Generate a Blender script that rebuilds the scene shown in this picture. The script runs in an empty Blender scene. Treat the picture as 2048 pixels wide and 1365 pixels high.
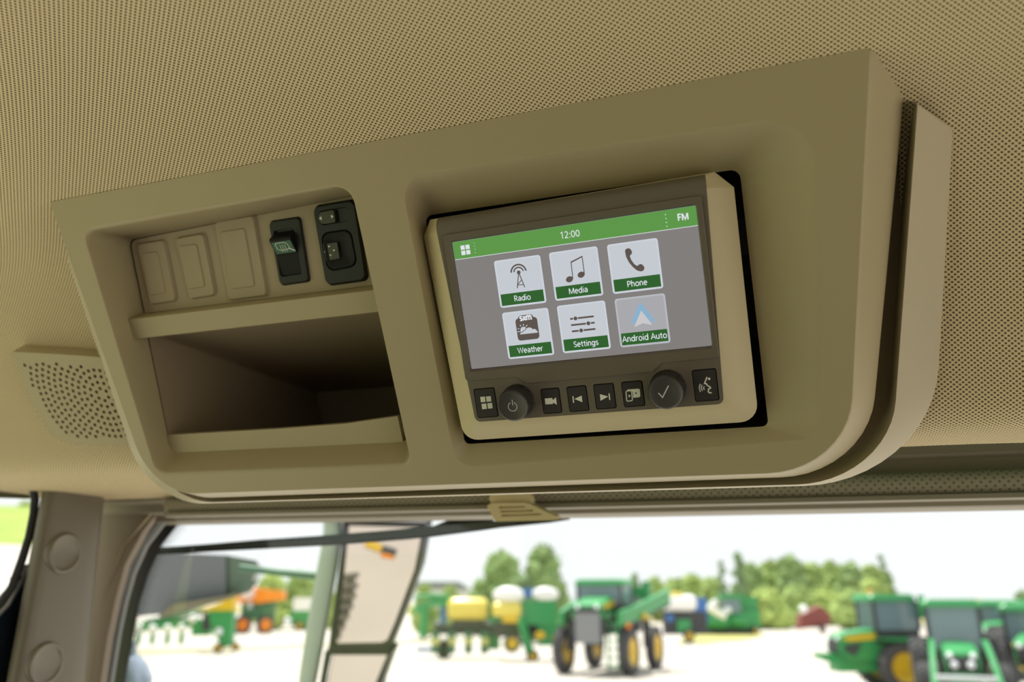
import bpy, math, random
from math import sin, cos, pi, radians, tan
from mathutils import Vector, Matrix, noise
from mathutils.geometry import tessellate_polygon

random.seed(7)
scene = bpy.context.scene
COL = scene.collection

# ------------------------------------------------------------------ camera
FPX, CX, CY = 1593.0, 1024.0, 682.5
YAW, PITCH = radians(19.161), radians(15.436)
NOSE_UP = radians(2.62)        # the machine stands nose up on the yard; the cab is built level and then tipped with the camera
CAM = Vector((0.0, 0.0, 3.8))
FWD = Vector((-sin(YAW) * cos(PITCH), cos(YAW) * cos(PITCH), sin(PITCH)))
RGT = Vector((cos(YAW), sin(YAW), 0.0))
UPV = RGT.cross(FWD)
cam_data = bpy.data.cameras.new('camera')
cam_data.sensor_width = 36.0
cam_data.lens = 36.0 * FPX / 2048.0
cam_data.clip_start = 0.01
cam_data.clip_end = 3000.0
cam_data.dof.use_dof = True
cam_data.dof.focus_distance = 0.515
cam_data.dof.aperture_fstop = 5.2
cam = bpy.data.objects.new('camera', cam_data)
COL.objects.link(cam)
TIP = Matrix.Translation(CAM) @ Matrix.Rotation(NOSE_UP, 4, RGT) @ Matrix.Translation(-CAM)
cam.matrix_world = TIP @ Matrix(((RGT.x, UPV.x, -FWD.x, CAM.x), (RGT.y, UPV.y, -FWD.y, CAM.y),
                           (RGT.z, UPV.z, -FWD.z, CAM.z), (0, 0, 0, 1)))
scene.camera = cam

# ------------------------------------------------------------------ world, sun, exposure
world = bpy.data.worlds.new('world')
scene.world = world
world.use_nodes = True
bg = world.node_tree.nodes['Background']
bg.inputs[0].default_value = (0.965, 0.98, 1.0, 1)
bg.inputs[1].default_value = 1.12
sun_d = bpy.data.lights.new('sun', 'SUN')
sun_d.energy = 7.2
sun_d.angle = radians(1.0)
sun_d.color = (1.0, 0.96, 0.9)
sun = bpy.data.objects.new('sun', sun_d)
COL.objects.link(sun)
sun.rotation_euler = Vector((0.25, -0.3, -1.0)).to_track_quat('-Z', 'Y').to_euler()
scene.view_settings.view_transform = 'Standard'
scene.view_settings.look = 'None'
scene.view_settings.exposure = 0.0
scene.view_settings.gamma = 1.0
scene.view_settings.use_curve_mapping = False


# ------------------------------------------------------------------ sight lines used to take measures
def ray(px, py):
    return FWD + RGT * ((px - CX) / FPX) - UPV * ((py - CY) / FPX)


def at(px, py, depth):
    return CAM + ray(px, py) * depth


def on_ground(px, py, z=0.0):
    d = ray(px, py)
    return CAM + d * ((z - CAM.z) / d.z)


def on_x(px, py, x):
    d = ray(px, py)
    return CAM + d * ((x - CAM.x) / d.x)


def on_y(px, py, y):
    d = ray(px, py)
    return CAM + d * ((y - CAM.y) / d.y)


class Frame:
    def __init__(s, o, ax, ay, az):
        s.o, s.ax, s.ay, s.az = Vector(o), Vector(ax).normalized(), Vector(ay).normalized(), Vector(az).normalized()

    def mat(s):
        return Matrix(((s.ax.x, s.ay.x, s.az.x, s.o.x), (s.ax.y, s.ay.y, s.az.y, s.o.y),
                       (s.ax.z, s.ay.z, s.az.z, s.o.z), (0, 0, 0, 1)))

    def px(s, x, y, w=0.0):
        d = ray(x, y)
        k = ((s.o + s.az * w) - CAM).dot(s.az) / d.dot(s.az)
        p = CAM + d * k - s.o
        return Vector((p.dot(s.ax), p.dot(s.ay), w))

    def loc(s, p):
        q = Vector(p) - s.o
        return Vector((q.dot(s.ax), q.dot(s.ay), q.dot(s.az)))


TILT = radians(31.009)
KF = Frame((-0.1165, 0.4612, 3.9634), (1, 0, 0), (0, -sin(TILT), cos(TILT)), (0, -cos(TILT), -sin(TILT)))
_A = Vector((0.9998, 0.0068, 0.0169)).normalized()
_B = Vector((0.0128, 0.4033, -0.915))
_B = (_B - _A * _A.dot(_B)).normalized()
RF = Frame((-0.1945, 0.4421, 3.9994), _A, -_B, -_A.cross(_B))


# ------------------------------------------------------------------ materials
def srgb(r, g, b):
    f = lambda c: (c / 12.92 if c <= 0.04045 else ((c + 0.055) / 1.055) ** 2.4)
    return (f(r / 255), f(g / 255), f(b / 255), 1.0)


def mat(name, col, rough=0.5, metal=0.0, emit=None, estr=1.0, spec=0.5, noise_amt=0.0, noise_scale=20.0, bump=0.0, bump_scale=400.0,
        coords='Object', trans=None):
    m = bpy.data.materials.new(name)
    m.use_nodes = True
    nt = m.node_tree
    b = nt.nodes['Principled BSDF']
    b.inputs['Base Color'].default_value = col
    b.inputs['Roughness'].default_value = rough
    b.inputs['Metallic'].default_value = metal
    b.inputs['Specular IOR Level'].default_value = spec
    if emit is not None:
        b.inputs['Emission Color'].default_value = emit
        b.inputs['Emission Strength'].default_value = estr
    if noise_amt or bump:
        tc = nt.nodes.new('ShaderNodeTexCoord')
        if noise_amt:
            n = nt.nodes.new('ShaderNodeTexNoise')
            n.inputs['Scale'].default_value = noise_scale
            n.inputs['Detail'].default_value = 4
            nt.links.new(tc.outputs[coords], n.inputs['Vector'])
            r = nt.nodes.new('ShaderNodeValToRGB')
            r.color_ramp.elements[0].position = 0.3
            r.color_ramp.elements[1].position = 0.7
            lo = [max(0, c * (1 - noise_amt)) for c in col[:3]] + [1]
            hi = [min(1, c * (1 + noise_amt)) for c in col[:3]] + [1]
            r.color_ramp.elements[0].color = lo
            r.color_ramp.elements[1].color = hi
            nt.links.new(n.outputs['Fac'], r.inputs['Fac'])
            nt.links.new(r.outputs['Color'], b.inputs['Base Color'])
        if bump:
            n2 = nt.nodes.new('ShaderNodeTexNoise')
            n2.inputs['Scale'].default_value = bump_scale
            n2.inputs['Detail'].default_value = 2
            nt.links.new(tc.outputs[coords], n2.inputs['Vector'])
            bp = nt.nodes.new('ShaderNodeBump')
            bp.inputs['Strength'].default_value = bump
            bp.inputs['Distance'].default_value = 0.0006
            nt.links.new(n2.outputs['Fac'], bp.inputs['Height'])
            nt.links.new(bp.outputs['Normal'], b.inputs['Normal'])
    return m


def glass_mat(name, tint=(0.95, 0.98, 0.96, 1), refl=0.05):
    m = bpy.data.materials.new(name)
    m.use_nodes = True
    nt = m.node_tree
    nt.nodes.remove(nt.nodes['Principled BSDF'])
    out = nt.nodes['Material Output']
    t = nt.nodes.new('ShaderNodeBsdfTransparent')
    t.inputs[0].default_value = tint
    g = nt.nodes.new('ShaderNodeBsdfGlossy')
    g.inputs['Roughness'].default_value = 0.02
    mx = nt.nodes.new('ShaderNodeMixShader')
    mx.inputs[0].default_value = refl
    nt.links.new(t.outputs[0], mx.inputs[1])
    nt.links.new(g.outputs[0], mx.inputs[2])
    nt.links.new(mx.outputs[0], out.inputs[0])
    return m


def weave_mat(name, light, dark, pa, pc, rot, lo, hi, bump=0.5):
    m = bpy.data.materials.new(name)
    m.use_nodes = True
    nt = m.node_tree
    b = nt.nodes['Principled BSDF']
    b.inputs['Roughness'].default_value = 0.85
    b.inputs['Specular IOR Level'].default_value = 0.2
    uv = nt.nodes.new('ShaderNodeUVMap')
    mp = nt.nodes.new('ShaderNodeMapping')
    mp.inputs['Rotation'].default_value = (0, 0, rot)
    nt.links.new(uv.outputs[0], mp.inputs[0])
    sp = nt.nodes.new('ShaderNodeSeparateXYZ')
    nt.links.new(mp.outputs[0], sp.inputs[0])

    def M(op, a, bb=None):
        n = nt.nodes.new('ShaderNodeMath')
        n.operation = op
        for i, v in enumerate((a, bb)):
            if v is None:
                continue
            if isinstance(v, (int, float)):
                n.inputs[i].default_value = v
            else:
                nt.links.new(v, n.inputs[i])
        return n.outputs[0]
    f = M('MULTIPLY', M('COSINE', M('MULTIPLY', sp.outputs[0], 2 * pi / pa)), M('COSINE', M('MULTIPLY', sp.outputs[1], 2 * pi / pc)))
    mr = nt.nodes.new('ShaderNodeMapRange')
    mr.interpolation_type = 'SMOOTHSTEP'
    mr.inputs['From Min'].default_value = lo
    mr.inputs['From Max'].default_value = hi
    nt.links.new(f, mr.inputs['Value'])
    mx = nt.nodes.new('ShaderNodeMix')
    mx.data_type = 'RGBA'
    mx.inputs['A'].default_value = light
    mx.inputs['B'].default_value = dark
    nt.links.new(mr.outputs[0], mx.inputs['Factor'])
    nt.links.new(mx.outputs['Result'], b.inputs['Base Color'])
    bp = nt.nodes.new('ShaderNodeBump')
    bp.invert = True
    bp.inputs['Strength'].default_value = bump
    bp.inputs['Distance'].default_value = 0.0008
    nt.links.new(mr.outputs[0], bp.inputs['Height'])
    nt.links.new(bp.outputs['Normal'], b.inputs['Normal'])
    return m


BEIGE = srgb(165, 152, 117)
M = {}
M['beige'] = mat('beige_plastic', BEIGE, 0.48, bump=0.12, bump_scale=1500, spec=0.4)
M['flange'] = mat('flange_plastic_lit', srgb(176, 164, 134), 0.48, bump=0.12, bump_scale=1500, spec=0.4)  # same plastic as the console, lightened to imitate light from the right window
M['beige_warm'] = mat('warm_beige_plastic', srgb(164, 149, 120), 0.55, bump=0.1, bump_scale=1500, spec=0.35)
M['radio_beige'] = mat('radio_beige_plastic', srgb(192, 178, 140), 0.5, bump=0.12, bump_scale=2200, spec=0.4)
M['fabric'] = weave_mat('headliner_weave', srgb(214, 196, 154), srgb(100, 84, 64), 0.00345, 0.0032, 0.0, 0.02, 0.55)
M['pillar'] = mat('pillar_plastic', srgb(106, 98, 82), 0.38, bump=0.05, bump_scale=900)
M['cap_gloss'] = mat('cap_plastic', srgb(110, 102, 86), 0.22)
M['brown_trim'] = mat('brown_trim_plastic', srgb(130, 116, 98), 0.5)
M['header'] = mat('header_plastic', srgb(136, 126, 108), 0.5)
M['tab'] = mat('pull_tab_plastic', srgb(222, 202, 158), 0.5)
M['blind'] = weave_mat('blind_perforation', srgb(156, 146, 128), srgb(104, 96, 84), 0.007, 0.007, 0, 0.35, 0.8, 0.2)
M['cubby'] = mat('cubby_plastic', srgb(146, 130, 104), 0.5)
M['black'] = mat('black_plastic', srgb(14, 14, 15), 0.5)
M['black_metal'] = mat('black_metal', srgb(30, 30, 32), 0.45, 0.3)
M['rubber'] = mat('rubber', srgb(22, 22, 22), 0.6)
M['frit'] = mat('frit_enamel', srgb(10, 11, 14), 0.35)
M['face'] = mat('faceplate_plastic', srgb(104, 96, 83), 0.5, bump=0.1, bump_scale=2500, spec=0.35)
M['button'] = mat('button_rubber', srgb(50, 47, 44), 0.55, bump=0.12, bump_scale=2500, spec=0.35)
M['knob'] = mat('knob_plastic', srgb(44, 40, 37), 0.42)
M['knob_cap'] = mat('knob_cap_plastic', srgb(64, 60, 57), 0.42)
M['print'] = mat('white_print', srgb(226, 226, 210), 0.6)
M['knob_print'] = mat('grey_print', srgb(200, 208, 206), 0.6)
M['switch'] = mat('switch_plastic', srgb(40, 43, 39), 0.55, spec=0.35)
M['switch_dark'] = mat('switch_dark_plastic', srgb(20, 21, 20), 0.6, spec=0.25)
M['switch_green'] = mat('switch_green_lens', srgb(22, 92, 52), 0.4)
M['switch_olive'] = mat('switch_olive_plastic', srgb(58, 60, 44), 0.45)


def scr(name, r, g, b, k=1.0):
    c = srgb(r, g, b)
    return mat(name, (0.004, 0.004, 0.004, 1), 0.12, emit=c, estr=k, spec=0.9)


M['ui_bg'] = scr('screen_backdrop_light', 128, 125, 123)
M['ui_green'] = scr('screen_green', 92, 150, 72)
M['ui_green_dim'] = scr('screen_band_green', 46, 96, 44)
M['ui_white'] = scr('screen_white', 204, 209, 217)
M['ui_tile'] = scr('screen_tile_white', 196, 201, 208)
M['ui_text'] = scr('screen_text_white', 222, 226, 232)
M['ui_dim'] = scr('screen_tile_dimmed', 168, 168, 172)
M['ui_dim_edge'] = scr('screen_tile_dimmed_edge', 184, 186, 192)
M['ui_icon'] = scr('screen_icon_brown', 92, 82, 76)
M['ui_blue'] = scr('screen_icon_blue', 136, 176, 204)
M['ui_pale'] = scr('screen_icon_pale', 200, 198, 200)
M['glass'] = glass_mat('window_glass')
# outdoors
M['gravel'] = mat('gravel', (0.52, 0.48, 0.435, 1), 0.95, noise_amt=0.12, noise_scale=0.35, spec=0.1)
M['grass'] = mat('grass', (0.27, 0.35, 0.085, 1), 0.95, noise_amt=0.3, noise_scale=0.25, spec=0.1)
M['dry'] = mat('dry_grass', (0.42, 0.38, 0.2, 1), 0.95, noise_amt=0.2, noise_scale=0.3, spec=0.1)
M['green'] = mat('green_paint', (0.04, 0.29, 0.09, 1), 0.35)
M['green_dk'] = mat('dark_green_paint', (0.05, 0.16, 0.085, 1), 0.4)
M['green_arm'] = mat('mirror_post_green', (0.36, 0.43, 0.36, 1), 0.35)
M['yellow'] = mat('yellow_paint', (0.70, 0.46, 0.02, 1), 0.35)
M['yellow_tank'] = mat('yellow_tank_plastic', (0.74, 0.60, 0.11, 1), 0.3)
M['white_tank'] = mat('white_tank_plastic', (0.86, 0.86, 0.84, 1), 0.4)
M['tyre'] = mat('tyre_rubber', (0.075, 0.072, 0.075, 1), 0.8)
M['dark'] = mat('machine_dark', (0.045, 0.047, 0.05, 1), 0.6)
M['grey'] = mat('machine_grey', (0.22, 0.23, 0.24, 1), 0.5)
M['steel'] = mat('machine_steel', (0.55, 0.56, 0.57, 1), 0.3, 0.7)
M['cabglass'] = mat('machine_cab_glass', (0.17, 0.24, 0.27, 1), 0.1)
M['orange'] = mat('orange_paint', (0.9, 0.26, 0.015, 1), 0.4)
M['blue'] = mat('blue_paint', (0.05, 0.16, 0.42, 1), 0.4)
M['red'] = mat('rusty_red_paint', (0.22, 0.06, 0.05, 1), 0.7)
M['amber'] = mat('amber_lens', (0.9, 0.28, 0.02, 1), 0.2)
M['lamp'] = mat('lamp_lens', (0.85, 0.87, 0.9, 1), 0.15)
M['slate'] = mat('slate_grey_panel', (0.15, 0.165, 0.19, 1), 0.45)
M['olive'] = mat('olive_panel', (0.19, 0.175, 0.115, 1), 0.6)
M['bark'] = mat('bark', (0.09, 0.07, 0.05, 1), 0.9)
M['roofing'] = mat('barn_roof', (0.2, 0.22, 0.25, 1), 0.6)
M['siding'] = mat('barn_siding', (0.6, 0.62, 0.65, 1), 0.7)
M['mirror'] = mat('mirror_glass', (0.50, 0.46, 0.43, 1), 0.02, 1.0)
for i, c in enumerate(((0.30, 0.40, 0.13), (0.235, 0.335, 0.13), (0.37, 0.47, 0.14), (0.20, 0.29, 0.14))):
    M['leaf%d' % i] = mat('foliage_%d' % i, c + (1,), 0.8, noise_amt=0.35, noise_scale=0.8, spec=0.15)


# ------------------------------------------------------------------ mesh helpers
class MB:
    def __init__(s):
        s.v, s.f, s.s = [], [], []

    def add(s, vs, fs, smooth=True):
        o = len(s.v)
        s.v += [Vector(p) for p in vs]
        s.f += [[i + o for i in f] for f in fs]
        s.s += [smooth] * len(fs)

    def box(s, c, d, T=None):
        c = Vector(c)
        x, y, z = d[0] / 2, d[1] / 2, d[2] / 2
        p = [Vector((a * x, b * y, e * z)) for a in (-1, 1) for b in (-1, 1) for e in (-1, 1)]
        p = [(T @ q if T else q) + c for q in p]
        s.add(p, [(0, 1, 3, 2), (4, 6, 7, 5), (0, 4, 5, 1), (2, 3, 7, 6), (0, 2, 6, 4), (1, 5, 7, 3)], False)
        return s

    def poly(s, outer, holes=(), flip=False, smooth=False):
        """flat polygon of 3-D points with holes (tessellated)"""
        loops = [[Vector(p) for p in outer]] + [[Vector(p) for p in h] for h in holes]
        tris = tessellate_polygon(loops)
        pts = [p for l in loops for p in l]
        n = Vector((0, 0, 0))
        o = loops[0]
        for i in range(len(o)):
            n += o[i].cross(o[(i + 1) % len(o)])
        fs = []
        for t in tris:
            a, b, c = (pts[i] for i in t)
            if ((b - a).cross(c - a)).length < 1e-14:
                continue
            up = ((b - a).cross(c - a)).dot(n) > 0
            if flip:
                up = not up
            fs.append(tuple(t) if up else tuple(reversed(t)))
        s.add(pts, fs, smooth)
        return s

    def loft(s, rings, cap0=False, cap1=False, closed=True, smooth=True):
        n = len(rings[0])
        o = len(s.v)
        vs = [p for r in rings for p in r]
        fs = []
        for i in range(len(rings) - 1):
            for j in range(n if closed else n - 1):
                k = (j + 1) % n
                fs.append((i * n + j, i * n + k, (i + 1) * n + k, (i + 1) * n + j))
        s.add(vs, fs, smooth)
        if cap0:
            s.poly(list(reversed(rings[0])))
        if cap1:
            s.poly(rings[-1])
        return s

    def prism(s, poly, vec):
        """polygon (3-D points, seen CCW from the outside) thickened along -vec"""
        b = [Vector(p) - Vector(vec) for p in poly]
        s.poly(poly)
        s.poly(list(reversed(b)))
        s.loft([b, [Vector(p) for p in poly]], smooth=False)
        return s

    def tube(s, pts, r, n=8, cap=True):
        pts = [Vector(p) for p in pts]
        rr = r if isinstance(r, (list, tuple)) else [r] * len(pts)
        rings = []
        ref = None
        for i, p in enumerate(pts):
            d = (pts[min(i + 1, len(pts) - 1)] - pts[max(i - 1, 0)]).normalized()
            if ref is None:
                ref = Vector((0, 0, 1)) if abs(d.z) < 0.9 else Vector((1, 0, 0))
            a = d.cross(ref).normalized()
            b = a.cross(d).normalized()
            ref = b
            rings.append([p + (a * cos(2 * pi * k / n) + b * sin(2 * pi * k / n)) * rr[i] for k in range(n)])
        s.loft(rings)
        if cap:
            s.poly(rings[0])
            s.poly(list(reversed(rings[-1])))
        return s

    def lathe(s, prof, n=24, T=None):
        """profile of (radius, height) about local z"""
        rings = []
        for r, z in prof:
            ring = [Vector((r * cos(2 * pi * k / n), r * sin(2 * pi * k / n), z)) for k in range(n)]
            rings.append([T @ p for p in ring] if T else ring)
        s.loft(rings)
        return s

    def ball(s, c, r, nu=12, nv=8, amp=0.0, seed=0.0, freq=1.0):
        c = Vector(c)
        r = Vector(r) if isinstance(r, (tuple, list, Vector)) else Vector((r, r, r))
        rings = []
        for i in range(nv + 1):
            th = pi * i / nv
            ring = []
            for k in range(nu):
                d = Vector((sin(th) * cos(2 * pi * k / nu), sin(th) * sin(2 * pi * k / nu), cos(th)))
                m = 1 + (amp * noise.noise(d * freq + Vector((seed, seed * 1.7, -seed))) if amp else 0)
                ring.append(c + Vector((d.x * r.x, d.y * r.y, d.z * r.z)) * m)
            rings.append(list(reversed(ring)))
        s.loft(rings)
        return s

    def build(s, name, m, parent=None, label=None, sharp=40, uvs=None):
        me = bpy.data.meshes.new(name)
        me.from_pydata([tuple(p) for p in s.v], [], s.f)
        me.polygons.foreach_set('use_smooth', s.s)
        me.validate()
        if sharp:
            me.set_sharp_from_angle(angle=radians(sharp))
        if uvs is not None:
            ul = me.uv_layers.new(name='UVMap')
            for lp in me.loops:
                ul.data[lp.index].uv = uvs[lp.vertex_index]
        me.materials.append(M[m] if isinstance(m, str) else m)
        o = bpy.data.objects.new(name, me)
        COL.objects.link(o)
        if parent:
            o.parent = parent
        if label:
            o['label'] = label
        return o


def tag(o, label=None, cat=None, group=None, kind=None):
    if label: o['label'] = label
    if cat: o['category'] = cat
    if group: o['group'] = group
    if kind: o['kind'] = kind
    return o


def thing(name, label, cat, mw=None, group=None, kind=None):
    o = bpy.data.objects.new(name, None)
    o.empty_display_size = 0.05
    COL.objects.link(o)
    if mw is not None:
        o.matrix_world = mw
    return tag(o, label, cat, group, kind)


def copy_tree(o, parent=None):
    c = o.copy()
    COL.objects.link(c)
    c.parent = parent
    for ch in list(o.children):
        copy_tree(ch, c)
    return c


def rounded(corners, radii, seg=6):
    """closed 2-D/3-D outline (z kept) with rounded corners; same point count for the same corner count"""
    n = len(corners)
    P = [Vector(c) if len(c) == 3 else Vector((c[0], c[1], 0)) for c in corners]
    if isinstance(radii, (int, float)):
        radii = [radii] * n
    out = []
    for i in range(n):
        p, a, b = P[i], P[i - 1], P[(i + 1) % n]
        da, db = (a - p), (b - p)
        la, lb = da.length, db.length
        da.normalize(); db.normalize()
        ang = math.acos(max(-1, min(1, da.dot(db))))
        t = min(radii[i] / max(1e-6, tan(ang / 2)), la * 0.49, lb * 0.49)
        A, B = p + da * t, p + db * t
        for k in range(seg + 1):
            u = k / seg
            # rational quadratic arc
            w = sin(ang / 2)
            q = (A * (1 - u) ** 2 + p * (2 * w * u * (1 - u)) + B * u ** 2) / ((1 - u) ** 2 + 2 * w * u * (1 - u) + u ** 2)
            out.append(q)
    return out


def withz(pts, z):
    f = z if callable(z) else (lambda p: z)
    return [Vector((p[0], p[1], f(p))) for p in pts]


def lerp(a, b, t):
    return [p * (1 - t) + q * t for p, q in zip(a, b)]


def rect(x0, y0, x1, y1, r=0.0, seg=4, z=0.0):
    """CCW in local x,y"""
    c = [(x0, y0, z), (x1, y0, z), (x1, y1, z), (x0, y1, z)]
    return rounded(c, r, seg) if r else [Vector(p) for p in c]


def stroke(mb, pts, w, closed=False):
    """flat ribbon polyline in a local xy plane"""
    P = [Vector(p) for p in pts]
    n = len(P)
    L, Rr = [], []
    for i in range(n):
        a = P[i - 1] if (i > 0 or closed) else P[i]
        b = P[(i + 1) % n] if (i < n - 1 or closed) else P[i]
        d1 = (P[i] - a); d2 = (b - P[i])
        d = ((d1.normalized() if d1.length else Vector()) + (d2.normalized() if d2.length else Vector())).normalized()
        nrm = Vector((-d.y, d.x, 0))
        k = 1.0
        if d1.length and d2.length:
            k = 1 / max(0.5, cos(d1.angle(d2) / 2))
        L.append(P[i] + nrm * w * 0.5 * k)
        Rr.append(P[i] - nrm * w * 0.5 * k)
    fs = []
    for i in range(n if closed else n - 1):
        j = (i + 1) % n
        fs.append((i, n + i, n + j, j))
    mb.add(L + Rr, fs, False)
    return mb


def disc(c, r, n=20):
    c = Vector(c)
    return [c + Vector((r * cos(2 * pi * k / n), r * sin(2 * pi * k / n), 0)) for k in range(n)]


def arc(c, r, a0, a1, n=14):
    c = Vector(c)
    return [c + Vector((r * cos(radians(a0 + (a1 - a0) * k / n)), r * sin(radians(a0 + (a1 - a0) * k / n)), 0)) for k in range(n + 1)]


def E_(cx, cy, rx, ry, a0, a1, n=12):
    return [(cx + rx * cos(radians(a0 + (a1 - a0) * k / n)), cy + ry * sin(radians(a0 + (a1 - a0) * k / n))) for k in range(n + 1)]


_arch = [(0.12, 0.40)] + E_(0.33, 0.45, 0.21, 0.25, 165, 0) + [(0.54, 0)]
GLYPH = {
    '1': (0.62, [[(0.1, 0.8), (0.34, 0.97), (0.34, 0)]]),
    '2': (0.66, [E_(0.31, 0.70, 0.22, 0.26, 150, -35) + [(0.1, 0.05), (0.1, 0.05)], [(0.06, 0.055), (0.58, 0.055)]]),
    '0': (0.70, [E_(0.35, 0.49, 0.25, 0.44, 0, 360, 20)]),
    ':': (0.32, [[(0.16, 0.01), (0.16, 0.14)], [(0.16, 0.55), (0.16, 0.68)]]),
    'F': (0.60, [[(0.13, 0), (0.13, 0.94), (0.55, 0.94)], [(0.13, 0.50), (0.50, 0.50)]]),
    'M': (1.04, [[(0.13, 0), (0.13, 0.95)], [(0.15, 0.97), (0.52, 0.08), (0.89, 0.97)], [(0.91, 0.95), (0.91, 0)]]),
    'R': (0.72, [[(0.13, 0), (0.13, 0.94), (0.33, 0.94)] + E_(0.35, 0.705, 0.22, 0.235, 80, -90) + [(0.13, 0.47)], [(0.36, 0.47), (0.63, 0)]]),
    'P': (0.68, [[(0.13, 0), (0.13, 0.94), (0.33, 0.94)] + E_(0.35, 0.69, 0.23, 0.25, 80, -90) + [(0.13, 0.44)]]),
    'W': (1.12, [[(0.05, 0.99), (0.31, 0.04), (0.56, 0.95), (0.81, 0.04), (1.07, 0.99)]]),
    'S': (0.64, [E_(0.34, 0.715, 0.22, 0.225, 35, 265) + E_(0.31, 0.265, 0.23, 0.225, 80, -145)]),
    'A': (0.80, [[(0.04, 0), (0.40, 0.96), (0.76, 0)], [(0.17, 0.33), (0.63, 0.33)]]),
    'a': (0.66, [E_(0.31, 0.46, 0.22, 0.24, 140, 0) + [(0.53, 0)], [(0.52, 0.41), (0.34, 0.40)] + E_(0.28, 0.215, 0.17, 0.175, 90, 290) + [(0.53, 0.17)]]),
    'd': (0.72, [E_(0.33, 0.35, 0.23, 0.33, 0, 360, 18), [(0.58, 0), (0.58, 1.04)]]),
    'i': (0.28, [[(0.14, 0), (0.14, 0.71)], [(0.14, 0.90), (0.14, 1.02)]]),
    'o': (0.72, [E_(0.36, 0.35, 0.26, 0.33, 0, 360, 18)]),
    'e': (0.67, [[(0.11, 0.38), (0.575, 0.38)] + E_(0.34, 0.355, 0.235, 0.335, 12, 312)]),
    'h': (0.68, [[(0.12, 0), (0.12, 1.05)], _arch]),
    'n': (0.68, [[(0.12, 0), (0.12, 0.70)], _arch]),
    'm': (1.04, [[(0.12, 0), (0.12, 0.70)], [(0.12, 0.42)] + E_(0.31, 0.47, 0.19, 0.23, 165, 0) + [(0.50, 0)], [(0.50, 0.42)] + E_(0.69, 0.47, 0.19, 0.23, 165, 0) + [(0.88, 0)]]),
    't': (0.46, [[(0.21, 0.90), (0.21, 0.20)] + E_(0.36, 0.19, 0.15, 0.14, 190, 285), [(0.05, 0.66), (0.42, 0.66)]]),
    'r': (0.47, [[(0.12, 0), (0.12, 0.70)], [(0.12, 0.38)] + E_(0.36, 0.42, 0.24, 0.27, 165, 80)]),
    'g': (0.70, [E_(0.32, 0.36, 0.23, 0.32, 0, 360, 18), [(0.57, 0.70), (0.57, -0.02)] + E_(0.33, -0.05, 0.24, 0.19, 0, -150)]),
    's': (0.54, [E_(0.28, 0.525, 0.17, 0.165, 35, 265) + E_(0.26, 0.195, 0.18, 0.165, 80, -145)]),
    'u': (0.68, [[(0.12, 0.70), (0.12, 0.30)] + E_(0.33, 0.27, 0.21, 0.24, 180, 345), [(0.55, 0.70), (0.55, 0)]]),
    'x': (0.58, [[(0.06, 0), (0.52, 0.70)], [(0.06, 0.70), (0.52, 0)]]),
    ' ': (0.34, []),
}


def text_obj(name, txt, cap, loc, m, parent, weight=0.125):
    """flat lettering drawn with strokes; cap = capital height in metres, centred on loc"""
    wid = sum(GLYPH[c][0] for c in txt) * cap
    b = MB()
    x = loc[0] - wid / 2
    for c in txt:
        adv, lines = GLYPH[c]
        for ln in lines:
            P = [Vector((x + p[0] * cap, loc[1] + (p[1] - 0.48) * cap, loc[2])) for p in ln]
            closed = (P[0] - P[-1]).length < 1e-7
            stroke(b, P[:-1] if closed else P, weight * cap, closed)
        x += adv * cap
    return b.build(name, m, parent)


# ================================================================== STRUCTURE: the cab
XL, XR = -0.86, 0.92          # side planes of the cab
# ceiling: woven headliner, profile (y, z) swept across the cab
PROF = [(-0.95, 4.10), (-0.3, 4.105), (0.15, 4.10), (0.30, 4.087), (0.36, 4.073), (0.404, 4.0595), (0.432, 4.0515), (0.448, 4.0455), (0.462, 4.038), (0.476, 4.026),
        (0.494, 4.006), (0.514, 3.981), (0.530, 3.953), (0.545, 3.925), (0.556, 3.904), (0.564, 3.892), (0.575, 3.8845), (0.590, 3.881), (0.608, 3.8795), (0.628, 3.8785)]


def head_z(y):
    for (a, b), (c, d) in zip(PROF, PROF[1:]):
        if a <= y <= c:
            return b + (d - b) * (y - a) / (c - a)
    return PROF[-1][1]


def ray_headliner(px, py):
    d = ray(px, py)
    k = 0.2
    while k < 1.5:
        p = CAM + d * k
        if p.y > PROF[-1][0] or p.z > head_z(p.y):
            return p
        k += 0.001
    return p


def smooth01(t):
    t = max(0, min(1, t))
    return t * t * (3 - 2 * t)


mb = MB()
xs = [XL - 0.03 + (XR - XL + 0.06) * i / 80 for i in range(81)]
prof = list(PROF)
# finer sampling of the curve
fine = []
for (a, b), (c, d) in zip(prof, prof[1:]):
    n = 4 if a > 0.25 else 2
    for k in range(n):
        fine.append((a + (c - a) * k / n, b + (d - b) * k / n))
fine.append(prof[-1])
for _ in range(3):
    fine = [fine[0]] + [((fine[i - 1][0] + 2 * fine[i][0] + fine[i + 1][0]) / 4, (fine[i - 1][1] + 2 * fine[i][1] + fine[i + 1][1]) / 4)
                        for i in range(1, len(fine) - 1)] + [fine[-1]]
arcl = [0.0]
for p, q in zip(fine, fine[1:]):
    arcl.append(arcl[-1] + math.hypot(q[0] - p[0], q[1] - p[1]))
rings, uvs = [], []
for i, (y, z) in enumerate(fine):
    ring = []
    for x in xs:
        ext = 1 - smooth01((x + 0.74) / 0.22)      # the front lip reaches further forward beside the left pillar
        t = smooth01((y - 0.585) / 0.043)
        rb = smooth01((x - 0.10) / 0.25) * (1 - smooth01((x - 0.35) / 0.2))
        ring.append(Vector((x, y + ext * t * 0.17, z - ext * t * 0.004 - rb * t * 0.006)))
        uvs.append((x, arcl[i] + ext * t * 0.17 + 0.04 * x - 0.0345 * math.log(1 + math.exp((x - 0.04) / 0.15)) * 1.0))
    rings.append(ring)
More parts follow.
